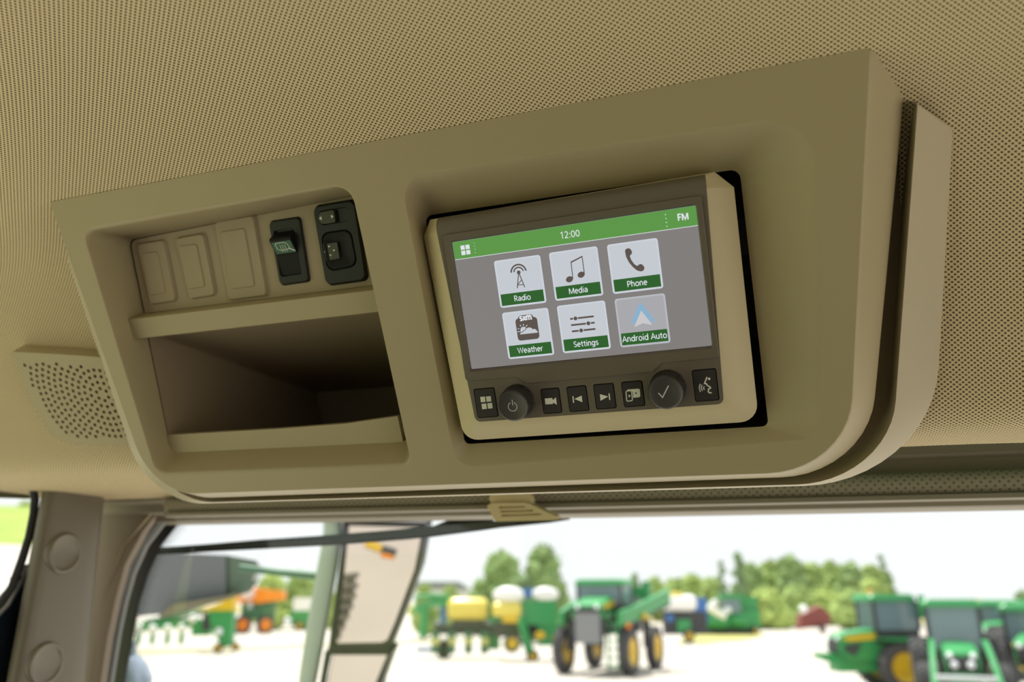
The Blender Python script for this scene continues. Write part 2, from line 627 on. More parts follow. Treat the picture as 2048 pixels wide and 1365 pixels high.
# turned-up rim at the front edge
last = rings[-1]
rings.append([p + Vector((0, 0.004, 0.001)) for p in last]); uvs += [(p.x, arcl[-1] + 0.004) for p in last]
rings.append([p + Vector((0, 0.006, 0.006)) for p in last]); uvs += [(p.x, arcl[-1] + 0.01) for p in last]
rings.append([p + Vector((0, 0.006, 0.05)) for p in last]); uvs += [(p.x, arcl[-1] + 0.05) for p in last]
mb.loft(rings, closed=False)
keep = []
for f_ in mb.f:
    c_ = sum((mb.v[j] for j in f_), Vector()) / 4
    keep.append(not ((-0.487 if c_.y < 0.437 else -0.512) < c_.x < (0.045 if c_.y < 0.46 else 0.078) and 0.418 < c_.y < (0.60 if c_.x > -0.24 else 0.66)))
mb.s = [a for a, k_ in zip(mb.s, keep) if k_]
mb.f = [a for a, k_ in zip(mb.f, keep) if k_]
ceiling = mb.build('ceiling', 'fabric', uvs=uvs, sharp=0)
tag(ceiling, 'beige woven fabric headliner covering the cab roof', 'ceiling', kind='structure')

# header above the windshield: stepped trim
mb = MB()
hp = [(0.765, 3.995), (0.80, 3.995), (0.815, 3.93), (0.815, 3.894), (0.822, 3.890), (0.822, 3.874), (0.84, 3.870), (0.842, 3.860), (0.862, 3.857), (0.864, 3.849), (0.905, 3.847), (0.93, 3.87)]
mb.loft([[Vector((x, y, z)) for y, z in hp] for x in (-0.90, XR + 0.03)], closed=False, smooth=False)
tag(mb.build('trim_1', 'header'), 'stepped olive grey header trim above the windshield', 'header trim', kind='structure')

# floor, walls (all below the picture; they close the cab)
mb = MB(); mb.box((0.03, 0.0, 2.5), (1.84, 1.95, 0.06))
tag(mb.build('floor', mat('cab_mat', srgb(40, 39, 37), 0.9)), 'dark rubber mat on the cab floor', 'floor', kind='structure')
M['wall_trim'] = mat('wall_trim_grey', srgb(66, 64, 60), 0.6)
mb = MB(); mb.box((0.03, -0.97, 3.10), (1.84, 0.04, 1.2)); mb.box((-0.83, -0.97, 3.82), (0.1, 0.04, 0.6)); mb.box((0.89, -0.97, 3.82), (0.1, 0.04, 0.6))
tag(mb.build('wall_back', 'wall_trim'), 'grey rear wall of the cab below the rear window', 'wall', kind='structure')
mb = MB(); mb.box((XR, 0.0, 2.68), (0.05, 1.95, 0.36))
mb.box((XR, -0.93, 3.6), (0.05, 0.1, 1.0))
tag(mb.build('wall_right', 'wall_trim'), 'grey door lower panel on the right of the cab', 'wall', kind='structure')
mb = MB(); mb.box((XL - 0.02, 0.0, 2.68), (0.05, 1.95, 0.36))
mb.box((XL - 0.02, -0.93, 3.6), (0.05, 0.1, 1.0))
tag(mb.build('wall_left', 'wall_trim'), 'grey lower panel on the left of the cab', 'wall', kind='structure')
M['tint'] = glass_mat('tinted_glass', (0.25, 0.26, 0.25, 1), 0.06)
mb = MB(); mb.add([(XR, -0.93, 2.86), (XR, 0.93, 2.86), (XR, 0.93, 4.12), (XR, -0.93, 4.12)], [(0, 1, 2, 3)], False)
tag(mb.build('window_3', 'glass'), 'clear door glass on the right of the cab', 'window', kind='structure')
mb = MB(); mb.add([(-0.78, -0.97, 3.7), (0.84, -0.97, 3.7), (0.84, -0.97, 4.12), (-0.78, -0.97, 4.12)], [(0, 1, 2, 3)], False)
tag(mb.build('window_4', 'tint'), 'tinted rear window of the cab', 'window', kind='structure')
# outer roof slab
mb = MB(); mb.box((0.03, 0.03, 4.2), (2.0, 2.25, 0.12))
tag(mb.build('roof', 'green'), 'green outer roof of the cab', 'roof', kind='structure')

# A pillar trim
xp = -0.80


def pil(px, py, x=xp):
    return on_x(px, py, x)


yl0, yr0 = pil(80, 1000).y, pil(228, 1000).y
yl1, yr1 = pil(12, 1330).y, pil(196, 1330).y
zt, zb = pil(150, 970).z + 0.004, 3.25
z0, z1 = pil(150, 1000).z, pil(100, 1330).z


def pil_y(z, s):
    t = (z - z0) / (z1 - z0)
    a, b = yl0 + (yl1 - yl0) * t, yr0 + (yr1 - yr0) * t
    return a + (b - a) * s


mb = MB()
csec = [(0.85, -0.07), (0.20, -0.024), (0.155, -0.017), (0.15, -0.011), (0.165, -0.006), (0.20, -0.002), (0.26, 0.0), (0.7, 0.0), (0.82, -0.001), (0.91, -0.006), (0.97, -0.016), (1.0, -0.03), (1.01, -0.07)]
rings = []
for i in range(13):
    z = zt + (zb - zt) * i / 12
    rings.append([Vector((xp + dx, pil_y(z, s), z)) for s, dx in csec])
mb.loft(rings, closed=False)
mb.add([Vector((xp + dx, pil_y(zt, s), zt)) for s, dx in csec], [tuple(range(len(csec)))], False)
pillar = mb.build('trim_2', 'pillar', sharp=60)
tag(pillar, 'taupe plastic pillar trim with two round caps beside the side window', 'pillar trim', kind='structure')
for (cx, cy) in ((127, 1107), (90, 1328)):
    c = pil(cx, cy)
    T = Matrix.Translation(c + Vector((-0.001, 0, 0))) @ Matrix.Rotation(pi / 2, 4, 'Y')
    b = MB()
    b.lathe([(0.0245, -0.004), (0.0235, 0.0), (0.0230, 0.0028), (0.0215, 0.0048), (0.0195, 0.0050), (0.0180, 0.0036), (0.0165, 0.0030), (0.0001, 0.0036)], 48, T)
    b.build('round_cap', 'cap_gloss', pillar, sharp=70)

# side window: glass, rubber seal, outer post
seal_px = [(-40, 932), (-5, 938), (15, 943), (40, 950), (56, 962), (66, 978), (70, 1000), (67, 1030), (58, 1075), (44, 1120), (24, 1175), (2, 1208), (-30, 1240), (-60, 1262)]
sp = [on_x(x, y, -0.83) for x, y in seal_px]
win = thing('window_1', 'curved side window glass in a black rubber seal left of the pillar', 'window', kind='structure')
b = MB(); b.tube(sp, 0.0045, 8); b.build('rubber_seal', 'rubber', win)
b = MB(); b.add([(XL - 0.005, -0.93, 2.86), (XL - 0.005, 0.78, 2.86), (XL - 0.005, 0.78, 3.93), (XL - 0.005, -0.93, 3.93)], [(0, 1, 2, 3)], False)
b.build('pane', 'glass', win)
b = MB()
q = [on_x(x, y, -0.845) for x, y in ((-80, 1240), (8, 1200), (26, 1180), (46, 1150), (80, 1120), (85, 1290), (60, 1420), (-80, 1420))]
b.prism(q, (0.012, 0, 0)); b.build('lower_frame', mat('window_frame_dark', srgb(24, 34, 46), 0.4), win)
b = MB(); b.prism([on_x(x, y, -0.872) for x, y in ((-90, 900), (-90, 994), (66, 998), (80, 985), (60, 930))], (0.01, 0, 0))
b.build('roof_overhang', mat('roof_overhang_olive', srgb(120, 116, 92), 0.6), win)  # olive underside of the outer roof overhang, beyond the glass
b = MB(); b.tube([on_x(x, y, -0.838) for x, y in ((47, 1130), (36, 1165), (12, 1208), (-30, 1250))], 0.005, 8)
b.build('latch_rod', 'steel', win)
b = MB(); b.tube([on_x(36, 1152, -0.834), on_x(27, 1162, -0.834)], 0.005, 8); b.build('latch_clip', 'rubber', win)

# windshield corner trim, seal and glass
YW = 0.91


def corner_strip(name, pl, pr, y0, y1, m, label, cat, thick=0.01, smooth=True):
    b = MB()
    n = len(pl)
    ra = [on_y(x, y, y0) for x, y in pl]
    rb = [on_y(x, y, y1) for x, y in pr]
    mid = [(p + q) / 2 + Vector((0, -0.004, 0)) for p, q in zip(ra, rb)]
    b.loft([[p + Vector((0, thick, 0)) for p in ra], ra, mid, rb, [p + Vector((0, thick, 0)) for p in rb]], closed=False, smooth=smooth)
    return tag(b.build(name, m, sharp=30), label, cat, kind='structure')


in1 = [(150, 1003), (146, 1050), (138, 1110), (129, 1180), (120, 1260), (106, 1400)]
out1 = [(322, 1015), (285, 1065), (250, 1130), (231, 1200), (214, 1280), (196, 1400)]
corner_strip('trim_3', in1, out1, 0.84, 0.855, 'brown_trim', 'brown corner trim between pillar and windshield', 'corner trim')
rows = [(1012, 316, 326, 334, 348, 372), (1043, 288, 302, 315, 330, 354), (1093, 246, 257, 273, 291, 315), (1149, 224, 236, 249, 266, 290), (1206, 204, 215, 227, 250, 272), (1262, 193, 204, 214, 238, 262), (1347, 182, 193, 200, 224, 246), (1420, 172, 183, 190, 213, 234)]
edge_a, edge_b, edge_c, edge_d, edge_e = ([(r[k_], r[0]) for r in rows] for k_ in (1, 2, 3, 4, 5))
corner_strip('trim_4', edge_a, edge_b, 0.85, 0.86, 'beige_warm', 'thin beige edge trim curving down beside the windshield', 'edge trim', 0.006)
corner_strip('trim_5', edge_b, edge_c, 0.868, 0.87, 'rubber', 'black rubber seal strip beside the windshield', 'rubber seal', 0.004)
corner_strip('trim_6', edge_c, edge_d, 0.872, 0.876, mat('seal_grey', srgb(120, 122, 120), 0.45), 'grey rounded glass seal beside the windshield', 'glass seal', 0.006)
shield = thing('window_2', 'windshield glass with black dotted enamel border below the header', 'window', kind='structure')
b = MB(); b.add([(-0.86, YW, 3.0), (XR, YW, 3.0), (XR, YW, 3.87), (-0.86, YW, 3.87)], [(0, 1, 2, 3)], False); b.build('pane', 'glass', shield)
frit_o = [(x - 6, y) for x, y in edge_d]
frit_i = [(x + 7, y) for x, y in edge_e]
b = MB(); b.loft([[on_y(x, y, YW - 0.003) for x, y in frit_o], [on_y(x, y, YW - 0.003) for x, y in frit_i]], closed=False, smooth=False)
b.build('enamel_border', 'frit', shield)
b = MB()
fp = [Vector((x, y, 0)) for x, y in frit_i]
samples = []
for p, q in zip(fp, fp[1:]):
    n = max(2, int((q - p).length / 5.2))
    for k in range(n):
        samples.append((p.lerp(q, k / n), (q - p).normalized()))
for i, (p, d) in enumerate(samples):
    nx = Vector((d.y, -d.x, 0))
    if nx.x < 0: nx = -nx
    for r in range(5):
        o = p + nx * (2.0 + r * 4.6) + d * (2.6 if r % 2 else 0)
        c = on_y(o.x, o.y, YW - 0.003)
        rr = 0.00155 * (1 - r * 0.17)
        b.add([c + Vector((rr * cos(a * pi / 3), 0, rr * sin(a * pi / 3))) for a in range(6)], [(5, 4, 3, 2, 1, 0)], False)
o = b.build('enamel_dots', 'frit', shield); o['kind'] = 'stuff'

# ================================================================== ROLLER BLIND with pull tab
YB = 0.80
blind = thing('roller_blind', 'rolled perforated sunshade under the header with beige pull tab', 'sunshade', Matrix.Translation((0, YB, 3.88)))
b = MB(); ruv = []
zc, rr = -0.0145, 0.0115
rings = []
nx = 2
for k in range(25):
    a = -pi * 0.62 + pi * 1.1 * k / 24
    y, z = -rr * cos(a), zc + rr * sin(a)
    for x in (-0.72, XR - 0.02):
        ruv.append((x, rr * a))
    rings.append([Vector((-0.72, y, z)), Vector((XR - 0.02, y, z))])
b.loft(rings, closed=False)
b.build('shade_roll', 'blind', blind, uvs=ruv)
b = MB()
bp = [(-0.012, -0.0235), (-0.015, -0.0245), (-0.015, -0.0285), (-0.010, -0.0295), (0.004, -0.0295), (0.006, -0.0335), (0.014, -0.0335), (0.014, -0.0235)]
b.loft([[Vector((x, y, z)) for y, z in bp] for x in (-0.715, XR - 0.02)], cap0=True, cap1=True, smooth=False)
b.build('bottom_bar', 'header', blind)
# pull tab
yt = 0.772
loc = lambda x, y, dy=0.0: on_y(x, y, yt + dy) - Vector((0, YB, 3.88))
face = [loc(x, y) for x, y in ((974, 1013), (981, 1007), (1050, 1006), (1060, 1009), (1113, 1034), (1116, 1040), (1108, 1041), (995, 1044), (988, 1040))]
sl = [[(997, 1014), (1049, 1013), (1051, 1016), (998, 1018)], [(1000, 1022), (1065, 1020), (1067, 1024), (1001, 1026)], [(1002, 1030), (1081, 1027.5), (1084, 1031), (1003, 1034)]]
b = MB()
face = list(reversed(face))
holes = [[loc(x, y) for x, y in s] for s in sl]
b.poly(face, [], flip=False)
b.poly(face, holes)
b.v, b.f, b.s = [], [], []
b.poly(face, holes)
back = [p + Vector((0, 0.012, 0.002)) for p in face]
b.loft([back, face], smooth=False)
for h in holes:
    hb = [p + Vector((0, 0.004, 0)) for p in h]
    b.loft([h, hb], smooth=False)
    b.poly(hb)
tab = b.build('pull_tab', 'tab', blind, sharp=25)
b = MB()
nk = [loc(x, y, 0.006) for x, y in ((980, 990), (1060, 988), (1064, 998), (1062, 1010), (984, 1008), (978, 1000))]
b.prism(list(reversed(nk)), (0, -0.012, 0))
b.build('tab_neck', 'tab', blind)

# ================================================================== OVERHEAD CONSOLE
K = KF.px
console = thing('overhead_console', 'beige plastic overhead console with radio recess, switch row and open cubby', 'console', KF.mat())

TLc, TRc, BRc, BLc = (-0.3905, 0.1118), (0.1752, 0.1122), (0.1495, -0.1287), (-0.3775, -0.1297)
front = rounded([TLc, BLc, BRc, TRc], [0.003, 0.045, 0.052, 0.004], 10)
# chamfer / groove / flange rings
_cb = [K(700, 988.5, -0.026).y, K(1400, 960, -0.026).y]
C2 = rounded([(-0.4050, 0.118), (-0.392, _cb[0]), (0.1625, _cb[1]), (0.1985, 0.118)], [0.004, 0.05, 0.06, 0.004], 10)


def ring_w(pts, w):
    return withz(pts, w)


RO = rounded([(-0.3685, 0.0893), (-0.3685, -0.1138), (-0.1403, -0.1145), (-0.1403, 0.0895)], [0.012, 0.012, 0.008, 0.014], 8)     # left recess mouth
SF7 = radians(7.0)
sw = lambda p: -0.0315 - 0.115 * (p[1] - 0.013)                                                                                  # tilted inner plane
RI = withz(rounded([(-0.3668, 0.0730), (-0.3655, -0.1005), (-0.1425, -0.1015), (-0.1425, 0.0790)], [0.007, 0.009, 0.005, 0.008], 8), sw)
rc = [K(800, 352), K(912, 938), K(1640, 878), K(1638, 222)]
XO = rounded([(p.x, p.y) for p in rc], [0.018, 0.014, 0.012, 0.03], 8)                                                          # radio recess mouth
rsw = lambda p: -0.021 - 0.115 * (p[1] - 0.0)
ri = []
for (x, y) in ((850, 432), (930, 889), (1537, 853), (1479, 338)):
    w = -0.021
    for _ in range(12):
        q = K(x, y, w); w = rsw(q)
    ri.append((q.x, q.y))
XI = withz(rounded(ri, [0.005, 0.004, 0.004, 0.006], 8), rsw)

b = MB()
b.poly(ring_w(front, 0.0), [ring_w(RO, 0), ring_w(XO, 0)])


def wall_rings(o, i, eases):
    o3 = ring_w(o, 0.0)
    return [[Vector((p.x * (1 - t) + q.x * t, p.y * (1 - t) + q.y * t, q.z * d)) for p, q in zip(o3, i)] for t, d in eases]


# mouth fillets then straight walls
e_left = [(0, 0), (0.06, 0.004), (0.12, 0.016), (0.17, 0.036), (0.21, 0.065), (0.235, 0.1), (1, 1)]
b.loft(wall_rings(RO, RI, e_left) + [[p + Vector((0, 0.006 if p.y > 0.05 else 0, -0.03)) for p in RI]])
e_rad = [(0, 0), (0.02, 0.005), (0.05, 0.022), (0.09, 0.055), (0.13, 0.095), (0.95, 0.94), (1, 1)]
b.loft(wall_rings(XO, XI, e_rad))
# outer fillet and chamfer back to the groove
fz = ring_w(front, 0.0)
cz = ring_w(C2, -0.026)
outer = []
for t, d in [(0, 0), (0.03, 0.012), (0.08, 0.05), (0.15, 0.12), (0.22, 0.2), (0.95, 0.95), (1, 1)]:
    outer.append([Vector((p.x * (1 - t) + q.x * t, p.y * (1 - t) + q.y * t, -0.026 * d)) for p, q in zip(fz, cz)])
gz = [Vector((p.x, p.y, -0.031)) for p in C2]
cen = Vector((-0.108, -0.005, 0))
gz2 = [Vector((p.x, p.y, -0.05)) for p in C2]
b.loft(list(reversed(outer + [gz, gz2])))
shell = b.build('front_shell', 'beige', console, sharp=50)

# base flange behind the groove
def corner(p1, p2, q1, q2):
    d, e, r_ = p2 - p1, q2 - q1, q1 - p1
    t_ = (r_.x * e.y - r_.y * e.x) / (d.x * e.y - d.y * e.x)
    return p1 + d * t_


WI, WO = -0.029, -0.047
br_i = corner(K(1821, 499, WI), K(1795, 792, WI), K(800, 996, WI), K(1200, 983, WI))
br_o = corner(K(1898, 499, WO), K(1880, 740, WO), K(800, 1005, WO), K(1200, 990, WO))
tr_i, tr_o = K(1836, 200, -0.0195), K(1906, 248, -0.0395)
FL_i = rounded([(-0.4075, 0.080, -0.0195), (-0.397, br_i.y - 0.001, WI), (br_i.x, br_i.y, WI), tr_i], [0.004, 0.052, 0.062, 0.003], 12)
FL_o = rounded([(-0.4325, 0.068, -0.0395), (-0.434, br_o.y - 0.001, WO), (br_o.x, br_o.y, WO), tr_o], [0.004, 0.060, 0.085, 0.004], 12)
b = MB()
fi, fo = FL_i, FL_o
f_in = withz(FL_i, lambda p: -0.06)
rim = [Vector((p.x, p.y, p.z - 0.004)) + (Vector((p.x, p.y, 0)) - cen).normalized() * 0.001 for p in fo]
rim2 = [Vector((p.x, p.y, p.z - 0.016)) + (Vector((p.x, p.y, 0)) - cen).normalized() * -0.002 for p in fo]
rings = [f_in, fi] + [[p.lerp(q, t) for p, q in zip(fi, fo)] for t in (0.03, 0.5, 0.97)] + [fo, rim, rim2]
b.loft([list(reversed(r_)) for r_ in rings], closed=False)
b.build('base_flange', 'flange', console, sharp=35)
# dark groove floor
b = MB(); b.loft([withz(rounded([(p_.x, p_.y) for p_ in (Vector((-0.412, 0.08, 0)), Vector((-0.400, br_i.y, 0)), br_i, tr_i)], [0.004, 0.052, 0.062, 0.003], 10), -0.050), withz(C2, -0.046)], closed=False)
b.build('groove_floor', 'beige_warm', console)

# switch panel insert (tilted 7 degrees), in its own measuring frame
SP_o = KF.o + KF.ay * 0.013 + KF.az * (-0.0315)
ang = math.atan(0.115)
SFm = Frame(SP_o, KF.ax, KF.ay * cos(ang) - KF.az * sin(ang), KF.az * cos(ang) + KF.ay * sin(ang))
SFm_local = KF.mat().inverted() @ SFm.mat()
S = SFm.px
swp = MB()
PO = rounded([(-0.3632, 0.0015), (-0.1425, 0.0015), (-0.1425, 0.0665), (-0.3632, 0.0600)], [0.001, 0.001, 0.006, 0.006], 6)
b = MB()
b.poly(withz(PO, 0.0))
b.loft([withz(PO, -0.006), withz(PO, 0.0)], smooth=False)
panel = b.build('switch_panel', 'beige_warm', console)
panel.matrix_local = SFm_local


def plate_from_px(px4, r, w, h, taper=0.0008, inner=None, inner_h=0.0):
    pts = [S(x, y, w + h) for x, y in px4]          # TL TR BR BL
    pts = [pts[0], pts[3], pts[2], pts[1]]
    top = rounded([(p.x, p.y) for p in pts], r, 5)
    c = sum((Vector((p.x, p.y, 0)) for p in top), Vector()) / len(top)
    base = [c + (Vector((p.x, p.y, 0)) - c) * (1 + taper / 0.012) for p in top]
    return top, base, c


def blank(px_o, px_i, label=None):
    h = 0.0026
    top, base, c = plate_from_px(px_o, 0.003, 0.0, h)
    pi_ = [S(x, y, h) for x, y in px_i]
    pi_ = [pi_[0], pi_[3], pi_[2], pi_[1]]
    it = rounded([(p.x, p.y) for p in pi_], 0.0022, 5)
    ci = sum((Vector((p.x, p.y, 0)) for p in it), Vector()) / len(it)
    b = MB()
    b.loft([withz(base, 0.0), withz([c + (Vector((p.x, p.y, 0)) - c) * 1.02 for p in top], h * 0.75), withz(top, h)], smooth=True)
    b.poly(withz(top, h), [withz(it, h)])
    itop = [ci + (Vector((p.x, p.y, 0)) - ci) * 0.95 for p in it]
    b.loft([withz(it, h), withz(itop, h + 0.0009)])
    b.poly(withz(itop, h + 0.0009))
    return b.build('blank_cover', 'beige_warm', panel, sharp=50)


blank([(274, 490), (326, 482), (350, 600), (300, 608)], [(283, 507), (316, 502), (333, 587), (300, 592)])
blank([(350, 479), (405, 469), (428, 589), (379, 597)], [(358, 492), (394, 487), (411, 575), (376, 580)])
blank([(429, 446), (505, 433), (532, 589), (457, 599)], [(440, 463), (490, 455), (511, 574), (463, 580)])

# shelf bar between switch row and cubby
b = MB()
br = rounded([(-0.3675, 0.0142), (-0.3675, -0.0030), (-0.1410, -0.0030), (-0.1410, 0.0142)], 0.0012, 3)
ci = Vector((-0.254, 0.0056, 0))
b.loft([withz(br, -0.05), withz(br, -0.0172), withz([Vector((p.x * 0.998 - 0.0005, ci.y + (p.y - ci.y) * 0.9, 0)) for p in br], -0.016)])
b.poly(withz([Vector((p.x * 0.998 - 0.0005, ci.y + (p.y - ci.y) * 0.9, 0)) for p in br], -0.016))
b.build('shelf_bar', 'beige', console, sharp=40)

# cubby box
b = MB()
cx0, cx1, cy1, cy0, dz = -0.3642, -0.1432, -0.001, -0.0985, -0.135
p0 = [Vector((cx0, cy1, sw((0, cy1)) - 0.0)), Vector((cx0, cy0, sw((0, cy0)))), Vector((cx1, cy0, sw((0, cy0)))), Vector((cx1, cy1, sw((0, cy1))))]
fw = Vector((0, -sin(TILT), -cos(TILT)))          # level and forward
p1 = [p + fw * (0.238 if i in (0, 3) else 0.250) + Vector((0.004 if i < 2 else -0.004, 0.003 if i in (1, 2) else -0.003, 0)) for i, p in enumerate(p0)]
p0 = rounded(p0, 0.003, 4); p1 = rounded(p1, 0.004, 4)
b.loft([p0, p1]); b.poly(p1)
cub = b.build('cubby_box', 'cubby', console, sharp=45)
b = MB(); b.poly(withz(rect(-0.372, -0.006, -0.139, 0.074), 0.0)); bk = b.build('panel_backing', 'black', console)
bk.matrix_local = SFm_local @ Matrix.Translation((0, 0, -0.007))
# cubby lip
lp = [S(x, y, 0.001) for x, y in ((330, 871), (560, 858), (690, 848), (795, 833), (806, 884), (700, 893), (560, 901), (350, 914), (341, 908))]
b = MB()
b.prism([(p.x, p.y, 0.001) for p in reversed(lp)], (0, 0, 0.004))
lipo = b.build('cubby_lip', 'beige', console); lipo.matrix_local = SFm_local
# black sleeve behind the radio
b = MB()
ctr = sum(XI, Vector()) / len(XI)
deep = [Vector((p.x, p.y, p.z - 0.055)) for p in XI]
b.loft([XI, deep]); b.poly(deep)
b.build('radio_sleeve', 'black', console, sharp=50)
# metal bracket in the gap right of the radio, with two dark holes
b = MB()
bw = -0.045
bq = [K(x, y, bw) for x, y in ((1470, 440), (1512, 440), (1545, 846), (1500, 850))]
hl = []
for (x, y), r in (((1515, 685), 0.0021), ((1527, 803), 0.0024)):
    c = K(x, y, bw); hl.append(disc(c, r, 16))
b.poly([bq[3], bq[2], bq[1], bq[0]], hl)
for h in hl:
    hb = [p - Vector((0, 0, 0.008)) for p in h]
    b.loft([h, hb]); b.poly(hb)
b.build('slide_bracket', 'black_metal', console)
b = MB()
bq = [K(x, y, bw + 0.003) for x, y in ((1470, 439), (1508, 438), (1516, 508), (1476, 512))]
b.prism([bq[3], bq[2], bq[1], bq[0]], (0, 0, 0.004))
b.build('release_tab', mat('tab_grey', srgb(46, 46, 50), 0.4), console)

# ================================================================== ROCKER SWITCH
rock = thing('rocker_switch', 'black rocker switch with green mirror heating symbol', 'switch', SFm.mat())
top, base, c = plate_from_px([(538, 446), (597, 437), (616, 561), (560, 569)], 0.0028, 0.0, 0.0025)
inner = [S(x, y, 0.0025) for x, y in ((546, 462), (587, 455), (604, 549), (561, 555))]
it = rounded([(p.x, p.y) for p in (inner[0], inner[3], inner[2], inner[1])], 0.0022, 5)
b = MB()
b.loft([withz(base, 0.0), withz([c + (Vector((p.x, p.y, 0)) - c) * 1.015 for p in top], 0.0020), withz(top, 0.0025)])
b.poly(withz(top, 0.0025), [withz(it, 0.0025)])
b.loft([withz(it, 0.0025), withz(it, 0.0003)]); b.poly(withz(it, 0.0003))
b.build('bezel', 'switch', rock, sharp=40)
# rocker body: upper half slopes back from the raised ridge, lower half pressed in
xl, xr = min(p.x for p in it) + 0.0004, max(p.x for p in it) - 0.0004
yt_, yb_ = max(p.y for p in it) - 0.0004, min(p.y for p in it) + 0.0004
yrg = S(560, 478, 0.008).y
ygm = S(568, 508, 0.004).y
pr = [(yt_, -0.001), (yt_ - 0.002, 0.001), (yrg + 0.001, 0.0085), (yrg - 0.0005, 0.0092), (yrg - 0.0015, 0.0088), (ygm, 0.0034), (ygm - 0.001, 0.0026), (yb_ + 0.0006, 0.0012), (yb_, 0.0), (yb_, -0.004), (yt_, -0.004)]
b = MB()
b.loft([[Vector((x, y, z)) for y, z in pr] for x in (xr, xl)], cap0=True, cap1=True, smooth=True)
body = b.build('rocker', 'switch_dark', rock, sharp=30)
# green window on the lower slope of the ridge
slope = Vector((0, ygm - (yrg - 0.0015), 0.0034 - 0.0088))
so = Vector((0, yrg - 0.0015, 0.0088 + 0.00012))


def slope_pt(u, v, lift=0.0):
    nrm = Vector((0, -slope.z, slope.y)); nrm.normalize()
    if nrm.z < 0: nrm = -nrm
    return Vector((xl + (xr - xl) * u, 0, 0)) + so + slope * v + nrm * lift


b = MB()
b.poly([slope_pt(0.04, 0.97), slope_pt(0.96, 0.97), slope_pt(0.96, 0.05), slope_pt(0.04, 0.05)], smooth=False)
b.build('symbol_lens', 'switch_green', body)
b = MB()


def slope_stroke(uv, w, closed=False):
    P = [slope_pt(u, v, 0.0001) for u, v in uv]
    n = len(P)
    nrm = slope.cross(Vector((1, 0, 0))).normalized()
    for i in range(n if closed else n - 1):
        a, c_ = P[i], P[(i + 1) % n]
        d = (c_ - a).normalized(); s_ = d.cross(nrm) * w / 2
        b.add([a + s_ - d * w / 3, a - s_ - d * w / 3, c_ - s_ + d * w / 3, c_ + s_ + d * w / 3], [(0, 1, 2, 3)], False)


slope_stroke([(0.2, 0.2), (0.28, 0.14), (0.62, 0.14), (0.74, 0.25), (0.78, 0.6), (0.7, 0.68), (0.32, 0.7), (0.2, 0.6)], 0.00045, True)
for u in (0.38, 0.49, 0.6):
    slope_stroke([(u, 0.3), (u + 0.02, 0.42), (u - 0.01, 0.52), (u + 0.02, 0.62), (u, 0.85)], 0.00035)
slope_stroke([(0.74, 0.62), (0.95, 0.86)], 0.0009)
b.build('mirror_heat_symbol', 'print', body)

# ================================================================== MIRROR CONTROL SWITCH
mc = thing('mirror_control', 'black mirror adjuster with selector slide and round four arrow pad', 'switch', SFm.mat())
mpx = [(626, 416), (706, 403), (730, 558), (652, 569)]
top, base, c = plate_from_px(mpx, 0.0042, 0.0, 0.004)
sl4 = [S(x, y, 0.004) for x, y in ((633, 423), (698, 413), (704, 442), (638, 453))]
slot = rounded([(p.x, p.y) for p in (sl4[0], sl4[3], sl4[2], sl4[1])], 0.0052, 7)
pd4 = [S(x, y, 0.004) for x, y in ((640, 466), (702, 457), (716, 533), (655, 545))]
pad = rounded([(p.x, p.y) for p in (pd4[0], pd4[3], pd4[2], pd4[1])], 0.0065, 7)
b = MB()
b.loft([withz(base, 0.0), withz([c + (Vector((p.x, p.y, 0)) - c) * 1.02 for p in top], 0.0030), withz(top, 0.004)])
b.poly(withz(top, 0.004), [withz(slot, 0.004), withz(pad, 0.004)])
for h in (slot, pad):
    b.loft([withz(h, 0.004), withz(h, 0.0005)])
    b.poly(withz(h, 0.0005))
b.build('bezel', 'switch', mc, sharp=40)
b = MB()
cs = sum(slot, Vector()) / len(slot)
s2 = [cs + (p - cs) * 0.92 for p in slot]
b.loft([withz(s2, 0.0005), withz(s2, 0.0018)]); b.poly(withz(s2, 0.0018))
b.build('slide_track', 'black', mc)
b = MB()
x0 = min(p.x for p in slot) + 0.0006; y0 = min(p.y for p in slot) + 0.0008; y1 = max(p.y for p in slot) - 0.0008
xm = x0 + 0.52 * (max(p.x for p in slot) - min(p.x for p in slot))
kb = rounded([(x0, y0), (xm, y0), (xm, y1), (x0, y1)], [0.0042, 0.001, 0.001, 0.0042], 5)
b.loft([withz(kb, 0.0005), withz(kb, 0.0044), withz([Vector(((p.x - (x0 + xm) / 2) * 0.95 + (x0 + xm) / 2, (p.y - (y0 + y1) / 2) * 0.93 + (y0 + y1) / 2, 0)) for p in kb], 0.0049)])
kbt = [Vector(((p.x - (x0 + xm) / 2) * 0.95 + (x0 + xm) / 2, (p.y - (y0 + y1) / 2) * 0.93 + (y0 + y1) / 2, 0)) for p in kb]
b.poly(withz(kbt, 0.0049))
knob = b.build('selector_knob', 'switch_olive', mc, sharp=40)
b = MB()
ym = (y0 + y1) / 2
b.add([(x0 + 0.001, ym, 0.005), (x0 + 0.0032, ym - 0.0014, 0.005), (x0 + 0.0032, ym + 0.0014, 0.005)], [(0, 1, 2)], False)
b.add([(xm - 0.001, ym, 0.005), (xm - 0.0030, ym + 0.0014, 0.005), (xm - 0.0030, ym - 0.0014, 0.005)], [(0, 1, 2)], False)
b.build('selector_arrows', 'print', knob)
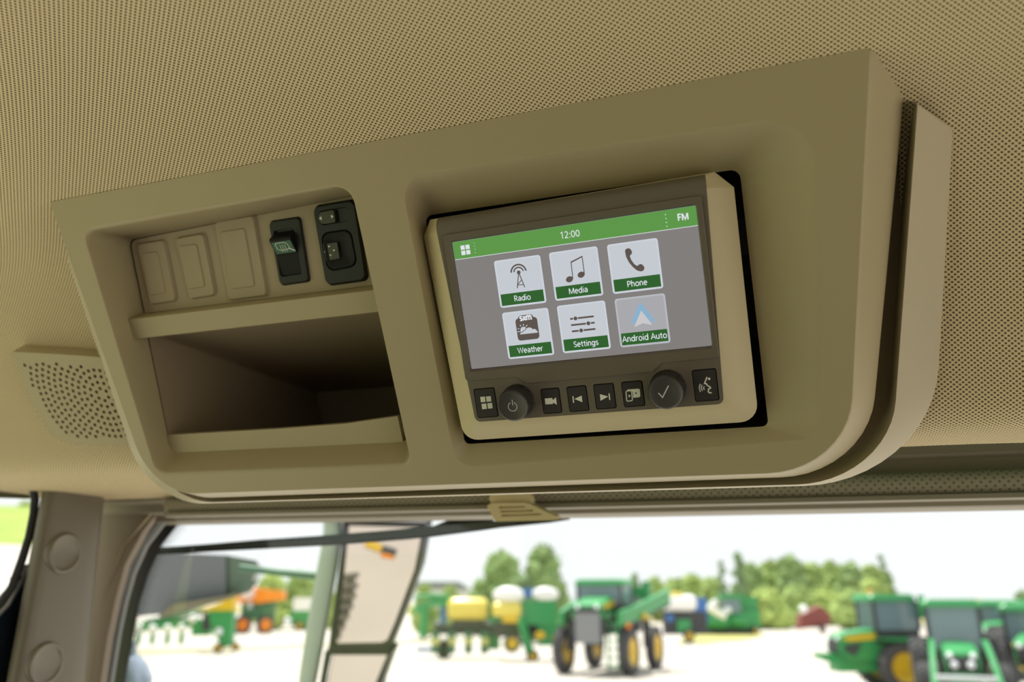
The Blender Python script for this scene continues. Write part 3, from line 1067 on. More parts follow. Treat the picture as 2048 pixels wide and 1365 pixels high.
# dished pad
b = MB()
cp = sum(pad, Vector()) / len(pad)
p95 = [cp + (p - cp) * 0.95 for p in pad]
rings = [withz(p95, 0.0005), withz(p95, 0.0035), withz([cp + (p - cp) * 0.9 for p in pad], 0.0042)]
for t, z in ((0.75, 0.0040), (0.6, 0.0031), (0.45, 0.0024), (0.25, 0.0020), (0.02, 0.0019)):
    rings.append(withz([cp + (p - cp) * t for p in pad], z))
b.loft(rings)
padl = b.build('adjust_pad', 'switch_dark', mc, sharp=40)
aq = [S(x, y, 0.0038) for x, y in ((646, 489), (674, 485), (679, 517), (652, 522))]
b = MB(); b.prism([aq[3], aq[2], aq[1], aq[0]], (0, 0, 0.0022)); b.build('arrow_plate', 'switch_olive', padl)
b = MB()
for (x, y), d in (((658, 493), (0, 1)), ((668, 501), (1, 0)), ((661, 511), (0, -1)), ((650, 504), (-1, 0))):
    q = S(x, y, 0.0039); d = Vector((d[0], d[1], 0)); s_ = Vector((-d.y, d.x, 0)); q.z = 0.0039
    b.add([q + d * 0.0009, q - d * 0.0006 + s_ * 0.0008, q - d * 0.0006 - s_ * 0.0008], [(0, 1, 2)], False)
b.build('adjust_arrows', 'print', padl)

# ================================================================== RADIO HEAD UNIT
mm = 0.001
radio = thing('touchscreen_radio', 'touchscreen radio in beige frame tilted out of the console recess', 'radio', RF.mat())
R = RF.px
SCX, SCY = 155.0, 84.0


def Q(x, y, z=0.0):
    return Vector((x * mm, y * mm, z * mm))


FW = 2.0          # faceplate height in mm
in6 = [Q(-9, 9, FW), Q(-2.4, -119.6, FW), Q(158.3, -120.0, FW), Q(162.6, 9, FW), Q(162.4, 17.2, -3.0), Q(-8.4, 17.0, -3.0)]
out6 = [Q(-24.5, 6.5, -12), Q(-18.5, -135.4, -12), Q(177.0, -135.8, -12), Q(177.6, 7.6, -12), Q(167.5, 18.3, -10), Q(-17.2, 17.2, -10)]
rin = rounded(in6, [1 * mm, 4 * mm, 4 * mm, 1 * mm, 1 * mm, 1 * mm], 6)
rout = rounded(out6, [1.5 * mm, 11 * mm, 11 * mm, 1.5 * mm, 1.5 * mm, 1.5 * mm], 6)
lipr = [p + Vector((0, 0, -0.0005)) for p in rin]
b = MB()
rings = [lipr, [p.lerp(q, 0.02) + Vector((0, 0, 0.0002)) for p, q in zip(lipr, rout)], [p.lerp(q, 0.5) for p, q in zip(lipr, rout)], [p.lerp(q, 0.94) + Vector((0, 0, 0.0003)) for p, q in zip(lipr, rout)], rout,
         [p + Vector((0, 0, -0.0015)) for p in rout], [Vector((77.5 * mm + (p.x - 77.5 * mm) * 0.985, -58 * mm + (p.y + 58 * mm) * 0.985, -0.030)) for p in rout]]
b.loft(list(reversed(rings)))
b.build('bezel_frame', 'radio_beige', radio, sharp=28)
b = MB(); b.box(Q(77, -58, -30), (0.178, 0.125, 0.03)); b.build('chassis', 'black', radio)

# faceplate with window and button wells
flat = rounded([Q(-9, 9, FW), Q(-2.4, -119.6, FW), Q(158.3, -120.0, FW), Q(162.6, 9, FW)], [0.3 * mm, 4 * mm, 4 * mm, 0.3 * mm], 6)
wells = {'menu': (-0.6, -117.2, 14.4, -97.2), 'camera': (45.0, -117.9, 57.8, -101.1), 'back': (62.4, -117.9, 75.6, -101.1), 'skip': (79.9, -117.6, 93.2, -101.1),
         'swap': (97.8, -117.6, 111.2, -101.1), 'voice': (141.6, -117.6, 156.2, -97.6)}
b = MB()
hs = []
for k, (x0, y0, x1, y1) in wells.items():
    hs.append(rect(x0 * mm, y0 * mm, x1 * mm, y1 * mm, 1.3 * mm, 3, FW * mm))
scr_h = rect(-1.6 * mm, -86.5 * mm, 156.6 * mm, 2.4 * mm, 2.0 * mm, 4, FW * mm)
b.poly(flat, hs + [scr_h])
for h in hs:
    b.loft([h, [p + Vector((0, 0, -0.004)) for p in h]], smooth=False)
    b.poly([p + Vector((0, 0, -0.004)) for p in h])
topx = [(9, FW), (12, FW - 0.25), (14, FW - 0.9), (15.6, FW - 2.2), (17.1, FW - 5.0)]
b.loft([[Q(162.6 - 0.2 * (y - 9) / 8, y, z) for y, z in topx], [Q(-9 + 0.6 * (y - 9) / 8, y, z) for y, z in topx]], closed=False, smooth=True)
b.loft([[p + Vector((0, 0, -0.0012)) for p in flat], flat], smooth=False)
b.build('faceplate', 'face', radio, sharp=40)
# raised upper surround whose lower edge steps round the buttons
ub = [Q(-4.6, 5.2), Q(-4.2, -91.0), Q(31.5, -91.5), Q(37, -96.3), Q(118, -96.2), Q(124.5, -91.0), Q(158.4, -91.2), Q(158.9, 5.2)]
ub2 = rounded(ub, [2 * mm, 2 * mm, 1.5 * mm, 1.5 * mm, 1.5 * mm, 1.5 * mm, 2 * mm, 2 * mm], 4)
c0 = sum(ub2, Vector()) / len(ub2)
win_o = rect(-1.2 * mm, -85.6 * mm, 156.2 * mm, 1.4 * mm, 1.8 * mm, 4)
win_i = rect(-0.4 * mm, -84.4 * mm, 155.4 * mm, 0.5 * mm, 1.4 * mm, 4)
b = MB()
ztop = 3.4 * mm
b.poly(withz(ub2, ztop), [withz(win_o, ztop)])
b.loft([withz([p + (p - c0).normalized() * 0.0006 for p in ub2], FW * mm - 0.0002), withz([p + (p - c0).normalized() * 0.0003 for p in ub2], 3.2 * mm), withz(ub2, ztop)])
b.loft([withz(win_o, ztop), withz([p.lerp(q, 0.3) for p, q in zip(win_o, win_i)], ztop - 0.0004), withz(win_i, -0.0002)])
b.build('screen_surround', 'face', radio, sharp=35)

# ---- screen
sc_ob = MB()
sc_ob.poly(rect(-0.3 * mm, -84.2 * mm, 155.3 * mm, 0.3 * mm, 1.0 * mm, 4, 0.0))
screen = sc_ob.build('screen', 'ui_bg', radio, label='lit display with green header and six app tiles')


def flatpart(name, polys, m, z, parent=screen):
    b = MB()
    for p in polys:
        b.poly(withz(p, z * mm))
    return b.build(name, m, parent)


hdr = [Q(0, -11.35), Q(155.2, -11.6), Q(155.2, -0.6), Q(154.6, 0.0), Q(0, 0)]
flatpart('header_bar', [hdr], 'ui_green', 0.04)
flatpart('header_line', [[Q(0, -11.6), Q(155.2, -11.85), Q(155.2, -11.5), Q(0, -11.25)]], 'ui_text', 0.06)
sq = []
for x, y in ((5.0, -2.9), (8.4, -2.9), (5.0, -6.3), (8.4, -6.3)):
    sq.append([Q(x, y - 2.8), Q(x + 2.8, y - 2.8), Q(x + 2.8, y), Q(x, y)])
flatpart('menu_icon', sq, 'ui_text', 0.08)
for y in (-2.4, -4.4, -6.5, -8.6):
    flatpart('divider_dot', [disc(Q(14.6, y), 0.26 * mm, 8)], 'ui_text', 0.08)
for y in (-2.6, -4.9, -7.2, -9.5):
    flatpart('divider_dot', [disc(Q(137.2, y), 0.34 * mm, 8)], 'ui_text', 0.08)
text_obj('clock_text', '12:00', 4.2 * mm, Q(77.9, -5.9, 0.08), 'ui_text', screen)
text_obj('band_text', 'FM', 4.0 * mm, Q(147.2, -5.4, 0.08), 'ui_text', screen, 0.2)

tiles = [('Radio', 26.0, -15.7), ('Media', 62.8, -15.4), ('Phone', 99.8, -15.5), ('Weather', 26.3, -49.5), ('Settings', 63.1, -49.2), ('Android Auto', 100.1, -49.2)]
TWd, THt = 31.0, 30.6
for nm, x, y in tiles:
    dim = nm.startswith('Android')
    x1, y1 = x + TWd, y - THt
    flatpart('tile_edge', [rect(x * mm, y1 * mm, x1 * mm, y * mm, 1.7 * mm, 5)], 'ui_dim_edge' if dim else 'ui_white', 0.04)
    flatpart('tile', [rect((x + 1.0) * mm, (y - 22.2) * mm, (x1 - 1.0) * mm, (y - 1.0) * mm, 1.2 * mm, 4)], 'ui_dim' if dim else 'ui_tile', 0.06)
    flatpart('tile_band', [rect((x + 1.2) * mm, (y1 + 1.2) * mm, (x1 - 1.2) * mm, (y - 21.9) * mm)], 'ui_green_dim', 0.08)
    text_obj('tile_label', nm, (3.75 if dim else 3.65) * mm, Q((x + x1) / 2, y - 25.6, 0.1), 'ui_text', screen, 0.135)


def ic(name, m='ui_icon', z=0.1):
    return MB(), name, m, z


# radio mast icon
x, y = 41.5, -15.7
b = MB()
c = Q(x, y - 9.3, 0.1)
stroke(b, arc(c, 5.0 * mm, 5, 175), 1.0 * mm)
stroke(b, arc(c, 3.2 * mm, 10, 170), 0.85 * mm)
b.poly(disc(c, 1.25 * mm))
stroke(b, [Q(x - 0.1, y - 9.6, 0.1), Q(x - 2.4, y - 19.2, 0.1)], 0.62 * mm)
stroke(b, [Q(x + 0.1, y - 9.6, 0.1), Q(x + 2.6, y - 19.2, 0.1)], 0.62 * mm)
stroke(b, [Q(x - 1.9, y - 17.3, 0.1), Q(x + 2.1, y - 17.3, 0.1)], 0.5 * mm)
stroke(b, [Q(x - 1.8, y - 17.0, 0.1), Q(x + 1.2, y - 14.2, 0.1)], 0.5 * mm)
b.build('mast_icon', 'ui_icon', screen)
# note icon
x, y = 78.3, -15.4
b = MB()
for cx_, cy_ in ((-4.6, -18.1), (3.2, -16.2)):
    b.poly([Q(x + cx_ + 2.35 * cos(t * pi / 12) * cos(0.3) - 1.85 * sin(t * pi / 12) * sin(0.3), y + cy_ + 2.35 * cos(t * pi / 12) * sin(0.3) + 1.85 * sin(t * pi / 12) * cos(0.3), 0.1) for t in range(24)])
stroke(b, [Q(x - 2.4, y - 18, 0.1), Q(x - 2.1, y - 7.6, 0.1)], 0.55 * mm)
stroke(b, [Q(x + 5.3, y - 16, 0.1), Q(x + 5.3, y - 5.0, 0.1)], 0.55 * mm)
b.poly([Q(x - 2.4, y - 8.3, 0.1), Q(x + 5.55, y - 5.4, 0.1), Q(x + 5.5, y - 4.6, 0.1), Q(x - 2.4, y - 7.3, 0.1)])
b.build('note_icon', 'ui_icon', screen)
# handset icon
b = MB()
hz = lambda zx, zy: R(1190 + zx / 6.204, 400 + zy / 6.204, 0.0001)
hs_px = [(372, 640), (378, 615), (400, 602), (430, 603), (447, 620), (460, 648), (455, 672), (436, 690), (432, 700), (450, 745), (485, 795), (515, 818), (530, 817), (550, 800), (575, 797), (600, 815), (614, 840), (610, 865), (590, 885), (560, 888), (520, 876), (470, 835), (420, 775), (385, 705)]
b.poly([hz(*p) for p in reversed(hs_px)])
b.build('handset_icon', 'ui_icon', screen)
# weather icon
b = MB()
wz = lambda zx, zy, w=0.0001: R(900 + zx / 6.206, 580 + zy / 6.206, w)
bodyp = [(812, 400), (818, 372), (840, 358), (852, 335), (868, 320), (1005, 305), (1025, 318), (1030, 335), (1058, 340), (1080, 360), (1110, 570), (1105, 590), (1085, 608), (880, 632), (855, 625), (843, 605)]
b.poly([wz(*p) for p in reversed(bodyp)])
b.build('weather_icon', 'ui_icon', screen)
b = MB()
cl = [(868, 555), (873, 540), (888, 532), (905, 528), (915, 510), (935, 503), (950, 480), (978, 467), (1010, 473), (1026, 490), (1050, 485), (1070, 496), (1080, 513), (1090, 520), (1088, 532)]
b.poly([wz(*p, 0.00013) for p in reversed(cl)])
sn = [(873, 500), (880, 475), (900, 460), (925, 460), (945, 472), (930, 497), (908, 505), (898, 522), (876, 528)]
b.poly([wz(*p, 0.00013) for p in reversed(sn)])
for (a, c_) in (((840, 480), (860, 487)), ((868, 435), (882, 455)), ((912, 424), (912, 446)), ((957, 437), (945, 458)), ((840, 523), (866, 518))):
    stroke(b, [wz(*a, 0.00013), wz(*c_, 0.00013)], 0.55 * mm)
b.build('cloud_symbol', 'ui_tile', screen)
text_obj('brand_text', 'sxm', 3.9 * mm, wz(938, 342, 0.00014), 'ui_text', screen, 0.24)
# sliders icon
b = MB()
x, y = 78.3, -49.2
for dy, kx in ((-9.2, -4.2), (-13.2, 3.6), (-17.2, -1.6)):
    kxx = x + kx
    for a, c_ in ((x - 7.6, kxx - 1.6), (kxx + 1.6, x + 7.6)):
        stroke(b, [Q(a, y + dy, 0.1), Q(c_, y + dy, 0.1)], 1.15 * mm)
    b.poly(disc(Q(kxx, y + dy, 0.1), 1.25 * mm))
b.build('sliders_icon', 'ui_icon', screen)
# arrow icon
az = lambda zx, zy, w=0.0001: R(1190 + zx / 7.877, 570 + zy / 7.877, w)
b = MB()
b.poly([az(*p) for p in reversed([(700, 288), (725, 288), (940, 555), (935, 575), (915, 588), (885, 585), (727, 415), (640, 590), (625, 615), (600, 620), (575, 612), (568, 595)])])
b.build('chevron_icon', 'ui_blue', screen)
b = MB()
b.poly([az(*p, 0.00013) for p in reversed([(727, 405), (880, 600), (893, 632), (865, 628), (752, 604), (650, 655), (622, 658), (630, 635)])])
b.build('arrow_icon', 'ui_pale', screen)

# ---- buttons
bz = lambda zx, zy, w: R(900 + zx / 3.531, 720 + zy / 3.531, w)
BH = 1.9
btn = {}
for k, (x0, y0, x1, y1) in wells.items():
    g = 0.55
    b = MB()
    r0 = rect((x0 + g * 0.5) * mm, (y0 + g * 0.5) * mm, (x1 - g) * mm, (y1 - g) * mm, 1.0 * mm, 3)
    cc = sum(r0, Vector()) / len(r0)
    r1 = [cc + (p - cc) * 0.965 for p in r0]
    b.loft([withz(r0, -0.0035), withz(r0, (BH - 0.35) * mm), withz(r1, BH * mm)])
    b.poly(withz(r1, BH * mm))
    btn[k] = b.build('button', 'button', radio, sharp=40)
IZ = (BH + 0.05) * mm


def bicon(key, name, polys=(), strokes=(), m='print'):
    b = MB()
    for p in polys:
        b.poly([bz(x, y, IZ) for x, y in p] if True else p)
    for p, w in strokes:
        stroke(b, [bz(x, y, IZ) for x, y in p], w * mm)
    # faces must look outwards
    return b.build(name, m, btn[key])


def ccw(p):
    return list(reversed(p))


sqs = []
for x, y in ((213, 263), (254, 260), (222, 312), (263, 308)):
    sqs.append(ccw([(x, y), (x + 34, y - 3), (x + 38, y + 35), (x + 5, y + 38)]))
bicon('menu', 'menu_symbol', sqs)
bicon('camera', 'camera_symbol', [ccw([(669, 274), (722, 270), (726, 285), (748, 266), (755, 318), (727, 302), (728, 313), (674, 316)])])
bicon('back', 'back_symbol', [ccw([(930, 253), (935, 300), (878, 277)])], [([(868, 258), (873, 305)], 0.75)])
bicon('skip', 'skip_symbol', [ccw([(1058, 243), (1118, 260), (1063, 290)])], [([(1123, 238), (1128, 284)], 0.75)])
bicon('swap', 'swap_symbol', [ccw([(1252, 211), (1330, 204), (1340, 210), (1344, 258), (1336, 265), (1294, 269), (1290, 228), (1280, 216), (1252, 218)]), ccw([(1260, 245), (1277, 255), (1262, 268)])],
      [([(1243, 228), (1248, 222), (1276, 219), (1282, 224), (1288, 282), (1283, 289), (1254, 293), (1248, 288), (1243, 228)], 0.6)])
b = MB(); b.poly([bz(x, y, IZ + 0.00006) for x, y in ccw([(1304, 236), (1316, 227), (1318, 246)])]); b.build('swap_arrow', 'button', btn['swap'])
vo = MB()
vb = []
bicon('voice', 'voice_symbol', [[(1830 + 9 * cos(t * pi / 8), 135 - 9 * sin(t * pi / 8)) for t in range(16)]],
      [([(1815, 122), (1797, 168), (1812, 170), (1815, 180), (1836, 192), (1840, 200), (1826, 206), (1824, 226), (1832, 234), (1848, 233)], 0.75),
       ([(1795, 188), (1791, 200), (1796, 213)], 0.6), ([(1780, 178), (1775, 198), (1782, 220)], 0.6), ([(1767, 170), (1760, 197), (1768, 228)], 0.6)])


# ---- knobs
def make_knob(cx_, cy_, r, sym):
    k = MB()
    n = 88
    T = Matrix.Translation(Q(cx_, cy_, 0))
    rings = []
    for rad, z, kn in ((r + 1.3, 1.5, 0), (r + 1.3, 3.0, 0), (r + 1.25, 3.4, 0.55), (r + 0.55, 13.2, 0.5), (r + 0.1, 14.6, 0), (r - 0.4, 15.4, 0)):
        ring = []
        for i in range(n):
            rr_ = rad - (kn if i % 2 else 0)
            # knurl ribs lean slightly
            a = 2 * pi * i / n
            ring.append(Q(cx_ + rr_ * cos(a), cy_ + rr_ * sin(a), z))
        rings.append(ring)
    k.loft(rings)
    ko = k.build('knob', 'knob', radio, sharp=25)
    c_ = MB()
    c_.lathe([((r - 0.4) * mm, 15.4 * mm), ((r - 0.9) * mm, 15.9 * mm), ((r - 1.6) * mm, 15.7 * mm), ((r - 2.6) * mm, 15.3 * mm), (0.00005, 15.2 * mm)], 48, T)
    c_.build('knob_cap', 'knob_cap', ko, sharp=60)
    s_ = MB()
    z = 15.32
    if sym == 'power':
        pts = [Q(cx_ + 2.9 * cos(radians(a)), cy_ - 0.6 + 2.9 * sin(radians(a)), z) for a in range(112, 112 + 317, 12)]
        stroke(s_, pts, 0.42 * mm)
        stroke(s_, [Q(cx_ + 0.3, cy_ + 0.2, z), Q(cx_ + 0.3, cy_ + 3.9, z)], 0.45 * mm)
        s_.build('power_symbol', 'knob_print', ko)
    else:
        stroke(s_, [Q(cx_ - 4.4, cy_ + 0.2, z), Q(cx_ - 2.2, cy_ - 2.7, z), Q(cx_ + 2.2, cy_ + 4.2, z)], 0.6 * mm)
        s_.build('tick_symbol', 'knob_print', ko)


make_knob(29.3, -107.8, 10.0, 'power')
make_knob(126.3, -107.4, 10.2, 'tick')

# ================================================================== SPEAKER GRILLE
pA, pB = Vector((0, 0.5225, 3.9680)), Vector((0, 0.5860, 3.8835))
gy = (pA - pB).normalized()
GF = Frame((-0.72, pB.y, pB.z), (1, 0, 0), gy, Vector((1, 0, 0)).cross(gy))
GF.o = GF.o + GF.az * 0.0135
gpx = [(24, 704), (60, 706), (120, 709), (215, 716), (275, 892), (150, 889), (118, 882), (95, 860), (62, 805), (36, 745)]
go = [GF.px(x, y) for x, y in gpx]
go = rounded([(p.x, p.y) for p in reversed(go)], [0.002] * 10, 3)
gr = thing('speaker_grille', 'beige perforated speaker grille set in the headliner above the pillar', 'speaker', GF.mat())
holes_c = []
cxy = GF.px(205, 790)
pa_ = [GF.px(x, y) for x, y in ((42, 724), (222, 735), (262, 876), (140, 874), (112, 858), (78, 800))]


def inside(p, poly):
    c = False
    for i in range(len(poly)):
        a, d = poly[i], poly[i - 1]
        if (a.y > p.y) != (d.y > p.y) and p.x < (d.x - a.x) * (p.y - a.y) / (d.y - a.y) + a.x:
            c = not c
    return c


pitch = 0.0062
for ir in range(1, 26):
    r = ir * pitch
    n = max(6, int(2 * pi * r * 1.0 / pitch))
    for k in range(n):
        a = 2 * pi * (k + (ir % 2) * 0.5) / n
        p = Vector((cxy.x + r * cos(a), cxy.y + r * sin(a) * 0.95, 0))
        if inside(p, pa_):
            holes_c.append(p)
b = MB()
hl = [list(disc(p, 0.0018, 8)) for p in holes_c]
b.poly(withz(go, 0.0), hl)
cg = sum(go, Vector()) / len(go)
b.loft([withz([cg + (p - cg) * 1.03 for p in go], -0.020), withz([cg + (p - cg) * 1.012 for p in go], -0.0015), withz(go, 0.0)])
for h in hl:
    b.loft([h, [p + Vector((0, 0, -0.002)) for p in h]])
b.build('grille_plate', 'beige', gr, sharp=50)
b = MB(); b.poly(withz([cg + (p - cg) * 0.98 for p in go], -0.0025)); b.build('speaker_cloth', 'black', gr)

# ================================================================== WIPER on the windshield
YO = YW + 0.03
wp = lambda x, y, d=0.0: on_y(x, y, YO + d)
wiper = thing('windshield_wiper', 'long black wiper with arm lying across the top of the windshield', 'wiper', Matrix.Translation(wp(1140, 1036)))
wo = wp(1140, 1036)
W_ = lambda x, y, d=0.0: wp(x, y, d) - wo
b = MB()
blade = [(280, 1103), (420, 1094), (520, 1087), (640, 1080), (760, 1071), (860, 1062), (960, 1051), (1040, 1042)]
hgt = [9, 11, 14, 16, 17, 17, 13, 7]
b.loft([[W_(x, y - h * 0.5), W_(x, y - h * 0.5, 0.016), W_(x, y + h * 0.5, 0.016), W_(x, y + h * 0.5)] for (x, y), h in zip(blade, hgt)], cap0=True, cap1=True, smooth=False)
b.build('blade_carrier', mat('wiper_black', srgb(44, 54, 50), 0.4), wiper)
b = MB()
b.loft([[W_(x, y + h * 0.5, 0.002), W_(x, y + h * 0.5, 0.009), W_(x, y + h * 0.5 + 5, 0.009), W_(x, y + h * 0.5 + 5, 0.002)] for (x, y), h in zip(blade, hgt)], cap0=True, cap1=True, smooth=False)
b.build('blade_rubber', 'rubber', wiper)
b = MB()
arm = [(1140, 1034, 12), (1100, 1040, 13), (1000, 1050, 13), (900, 1062, 12), (820, 1074, 11), (700, 1085, 8)]
b.loft([[W_(x, y - h * 0.5, 0.02), W_(x, y - h * 0.5, 0.034), W_(x, y + h * 0.5, 0.034), W_(x, y + h * 0.5, 0.02)] for x, y, h in arm], cap0=True, cap1=True, smooth=False)
b.build('arm', mat('wiper_arm_black', srgb(36, 44, 40), 0.35), wiper)
b = MB(); b.tube([W_(868, 1062, 0.03), W_(915, 1042, 0.03), W_(985, 1034, 0.03)], 0.006, 6); b.build('linkage', 'rubber', wiper)

# ================================================================== MIRROR outside the windshield
mp_ = at(765, 1175, 1.75)
dd = (mp_ - CAM).normalized()
rr_ = Vector((-0.16, -0.83, -0.53)).normalized()
mn = (rr_ - dd).normalized()
max_ = Vector((0, 0, 1)).cross(mn).normalized()
MF = Frame(mp_, max_, mn.cross(max_), mn)
mir = thing('side_mirror', 'tall black framed side mirror on green post seen through the windshield', 'mirror', MF.mat())


def mpoly(px, w=0.0):
    return [MF.px(x, y, w) for x, y in px]


def ccw3(p):
    a = sum((p[i].x * p[(i + 1) % len(p)].y - p[(i + 1) % len(p)].x * p[i].y) for i in range(len(p)))
    return p if a > 0 else list(reversed(p))


ho = ccw3(mpoly([(686, 1040), (850, 1046), (853, 1056), (838, 1140), (800, 1245), (778, 1300), (764, 1305), (656, 1305), (660, 1270), (672, 1180), (682, 1100)]))
hi = ccw3(mpoly([(694, 1052), (838, 1056), (844, 1064), (829, 1140), (790, 1245), (773, 1284), (760, 1291), (667, 1293), (670, 1270), (681, 1180), (689, 1100)]))
b = MB(); b.poly(ho, [hi]); b.loft([[p + Vector((0, 0, -0.05)) for p in ho], ho], smooth=False); b.loft([hi, [p + Vector((0, 0, -0.012)) for p in hi]], smooth=False)
b.poly([p + Vector((0, 0, -0.05)) for p in reversed(ho)])
b.build('housing', 'black_metal', mir)
b = MB(); b.poly([p + Vector((0, 0, -0.008)) for p in hi]); b.build('mirror_glass', 'mirror', mir)
lo_o = ccw3(mpoly([(650, 1303), (786, 1303), (760, 1375), (752, 1420), (630, 1420)]))
lo_i = ccw3(mpoly([(664, 1311), (774, 1311), (748, 1375), (742, 1412), (642, 1412)]))
b = MB(); b.poly(lo_o, [lo_i]); b.loft([[p + Vector((0, 0, -0.05)) for p in lo_o], lo_o], smooth=False)
b.build('lower_housing', 'black_metal', mir)
b = MB(); b.poly([p + Vector((0, 0, -0.008)) for p in lo_i]); b.build('lower_mirror_glass', 'mirror', mir)
b = MB()
pl = [(649, 1020), (646, 1075), (634, 1141), (613, 1260), (601, 1336), (590, 1420), (560, 1600)]
pr = [(684, 1020), (684, 1075), (676, 1134), (656, 1242), (638, 1340), (622, 1420), (592, 1600)]
Lr = mpoly(pl, -0.02); Rr2 = mpoly(pr, -0.02)
rings = []
for a_, c_ in zip(Lr, Rr2):
    n_ = 14
    cc = (a_ + c_) / 2; hw = (c_ - a_) / 2
    rings.append([cc + hw * cos(2 * pi * k / n_) + Vector((0, 0, hw.length * 0.8)) * sin(2 * pi * k / n_) for k in range(n_)])
b.loft(rings); b.build('post', 'green_arm', mir)
b = MB(); b.tube([MF.px(640, 1153, -0.05), MF.px(560, 1146, -0.05), MF.px(480, 1136, -0.05)], [0.011, 0.009, 0.008], 8); b.build('brace_rod', 'green_dk', mir)


def reflect(p):
    return p - mn * (2 * (p - mp_).dot(mn))


# access steps and amber marker of this machine, seen in the mirror
lad = thing('access_ladder', 'dark ribbed access steps showing in the side mirror', 'ladder')
tre = [(700, 1155, 30), (697, 1176, 34), (692, 1197, 36), (687, 1218, 34), (681, 1239, 30), (674, 1260, 26), (668, 1279, 22)]


def mirrored_box(name, m, x, y, w_, h_, dv, dep):
    q = [reflect(at(x + sx * w_ / 2, y + sy * h_ / 2 - sx * 2, dv + sz)) for sz in (0, dep) for sx, sy in ((-1, -1), (1, -1), (1, 1), (-1, 1))]
    b = MB(); b.add(q, [(0, 1, 2, 3), (7, 6, 5, 4), (0, 4, 5, 1), (1, 5, 6, 2), (2, 6, 7, 3), (3, 7, 4, 0)], False)
    return b.build(name, m, lad)


M['tread'] = mat('tread_grey', (0.13, 0.115, 0.11, 1), 0.6)
M['riser'] = mat('riser_grey', (0.34, 0.30, 0.28, 1), 0.6)
for i_, (x, y, wpx) in enumerate(tre):
    mirrored_box('tread', 'tread', x, y, wpx, 11, 3.1, 0.06)
    mirrored_box('riser', 'riser', x - 4, y + 10, wpx - 6, 10, 3.16, 0.03)
am = thing('amber_marker', 'amber marker lamp on a yellow arm showing in the side mirror', 'marker lamp')
b = MB(); b.tube([reflect(at(728, 1090, 2.5)), reflect(at(760, 1102, 2.5))], 0.014, 8); b.build('arm', 'yellow', am)
b = MB(); b.tube([reflect(at(757, 1101, 2.5)), reflect(at(789, 1110, 2.5))], 0.013, 8); b.build('lamp_body', 'dark', am)
b = MB(); b.tube([reflect(at(760, 1112, 2.5)), reflect(at(786, 1116, 2.5))], 0.011, 8); b.build('lens', 'amber', am)

# ================================================================== dark boom housing left of the mirror
DB = 2.3
boom = thing('boom_housing', 'large dark grey housing with green end outside the windshield corner', 'machine part')
pg = [(200, 1104), (345, 1106), (452, 1111), (452, 1200), (398, 1214), (330, 1229), (240, 1236), (200, 1236)]
f0 = [at(x, y, DB) for x, y in pg]
f1 = [at(x, y, DB + 0.5) for x, y in pg]
b = MB(); b.poly(list(reversed(f0))); b.poly(f1); b.loft([f0, f1], smooth=False); b.build('grey_shell', 'slate', boom)
pg2 = [(452, 1111), (512, 1122), (524, 1132), (514, 1166), (500, 1184), (452, 1200)]
f0 = [at(x, y, DB + 0.01) for x, y in pg2]; f1 = [at(x, y, DB + 0.4) for x, y in pg2]
b = MB(); b.poly(list(reversed(f0))); b.poly(f1); b.loft([f0, f1], smooth=False); b.build('green_end', mat('boom_green', (0.10, 0.16, 0.115, 1), 0.4), boom)
pg3 = [(345, 1209), (452, 1192), (476, 1184), (470, 1196), (395, 1217), (322, 1237), (318, 1232)]
f0 = [at(x, y, DB - 0.04) for x, y in pg3]; f1 = [at(x, y, DB + 0.3) for x, y in pg3]
b = MB(); b.poly(list(reversed(f0))); b.poly(f1); b.loft([f0, f1], smooth=False); b.build('olive_skirt', 'olive', boom)
b = MB(); b.tube([at(520, 1128, DB - 0.02), at(517, 1140, DB - 0.02), at(508, 1160, DB - 0.02)], 0.006, 6); b.build('end_bracket', 'steel', boom)

dome = thing('dome_lamp', 'pale grey dome lamp at the foot of the windshield corner', 'lamp', Matrix.Translation(at(256, 1352, 1.6)))
b = MB(); b.lathe([(0.048, -0.05), (0.046, -0.005), (0.044, 0.0), (0.036, 0.018), (0.022, 0.034), (0.010, 0.042), (0.009, 0.05), (0.0095, 0.056), (0.006, 0.064), (0.0005, 0.066)], 24)
b.build('shade', mat('dome_grey', (0.36, 0.42, 0.52, 1), 0.25, 0.3), dome)
b = MB(); b.tube([(0, 0, -0.05), (0, 0, -0.6)], 0.015, 10); b.build('stem', 'dark', dome)
b = MB(); b.lathe([(0.051, -0.062), (0.051, -0.05), (0.048, -0.048)], 24); b.build('ring', 'steel', dome)

#@@OUTSIDE
# the finished cab tips nose up with the camera; everything below is measured on the level yard
for o_ in list(COL.objects):
    if o_.parent is None and o_.type in {'MESH', 'EMPTY'}:
        o_.matrix_world = TIP @ o_.matrix_world
T3 = TIP.to_3x3()
FWD, UPV = T3 @ FWD, T3 @ UPV

# ================================================================== GROUND
b = MB(); b.add([(-700, -400, 0), (700, -400, 0), (700, 1500, 0), (-700, 1500, 0)], [(0, 1, 2, 3)], False)
tag(b.build('ground', 'gravel'), 'pale gravel yard', 'ground', kind='structure')


def patch(name, pts, m, label, z=0.05):
    b = MB(); b.poly([(p[0], p[1], z) for p in pts])
    return tag(b.build(name, m), label, 'grass', kind='structure')


g = on_ground
# ground rising to the left of the cab: gravel ramp, then a grass bank
def fan(name, m, rads, label, cat):
    b = MB()
    rings = []
    for r_, z_ in rads:
        ring = []
        for a_ in (46.5, 47.5, 49, 52, 56, 62, 70, 80, 92, 108, 126):
            k_ = smooth01((a_ - 46.5) / 1.0) * (1 - smooth01((a_ - 92) / 34))
            ring.append(Vector((-sin(radians(a_)) * r_, cos(radians(a_)) * r_, 0.03 + z_ * k_)))
        rings.append(ring)
    b.loft(rings, closed=False)
    return tag(b.build(name, m), label, cat, kind='structure')


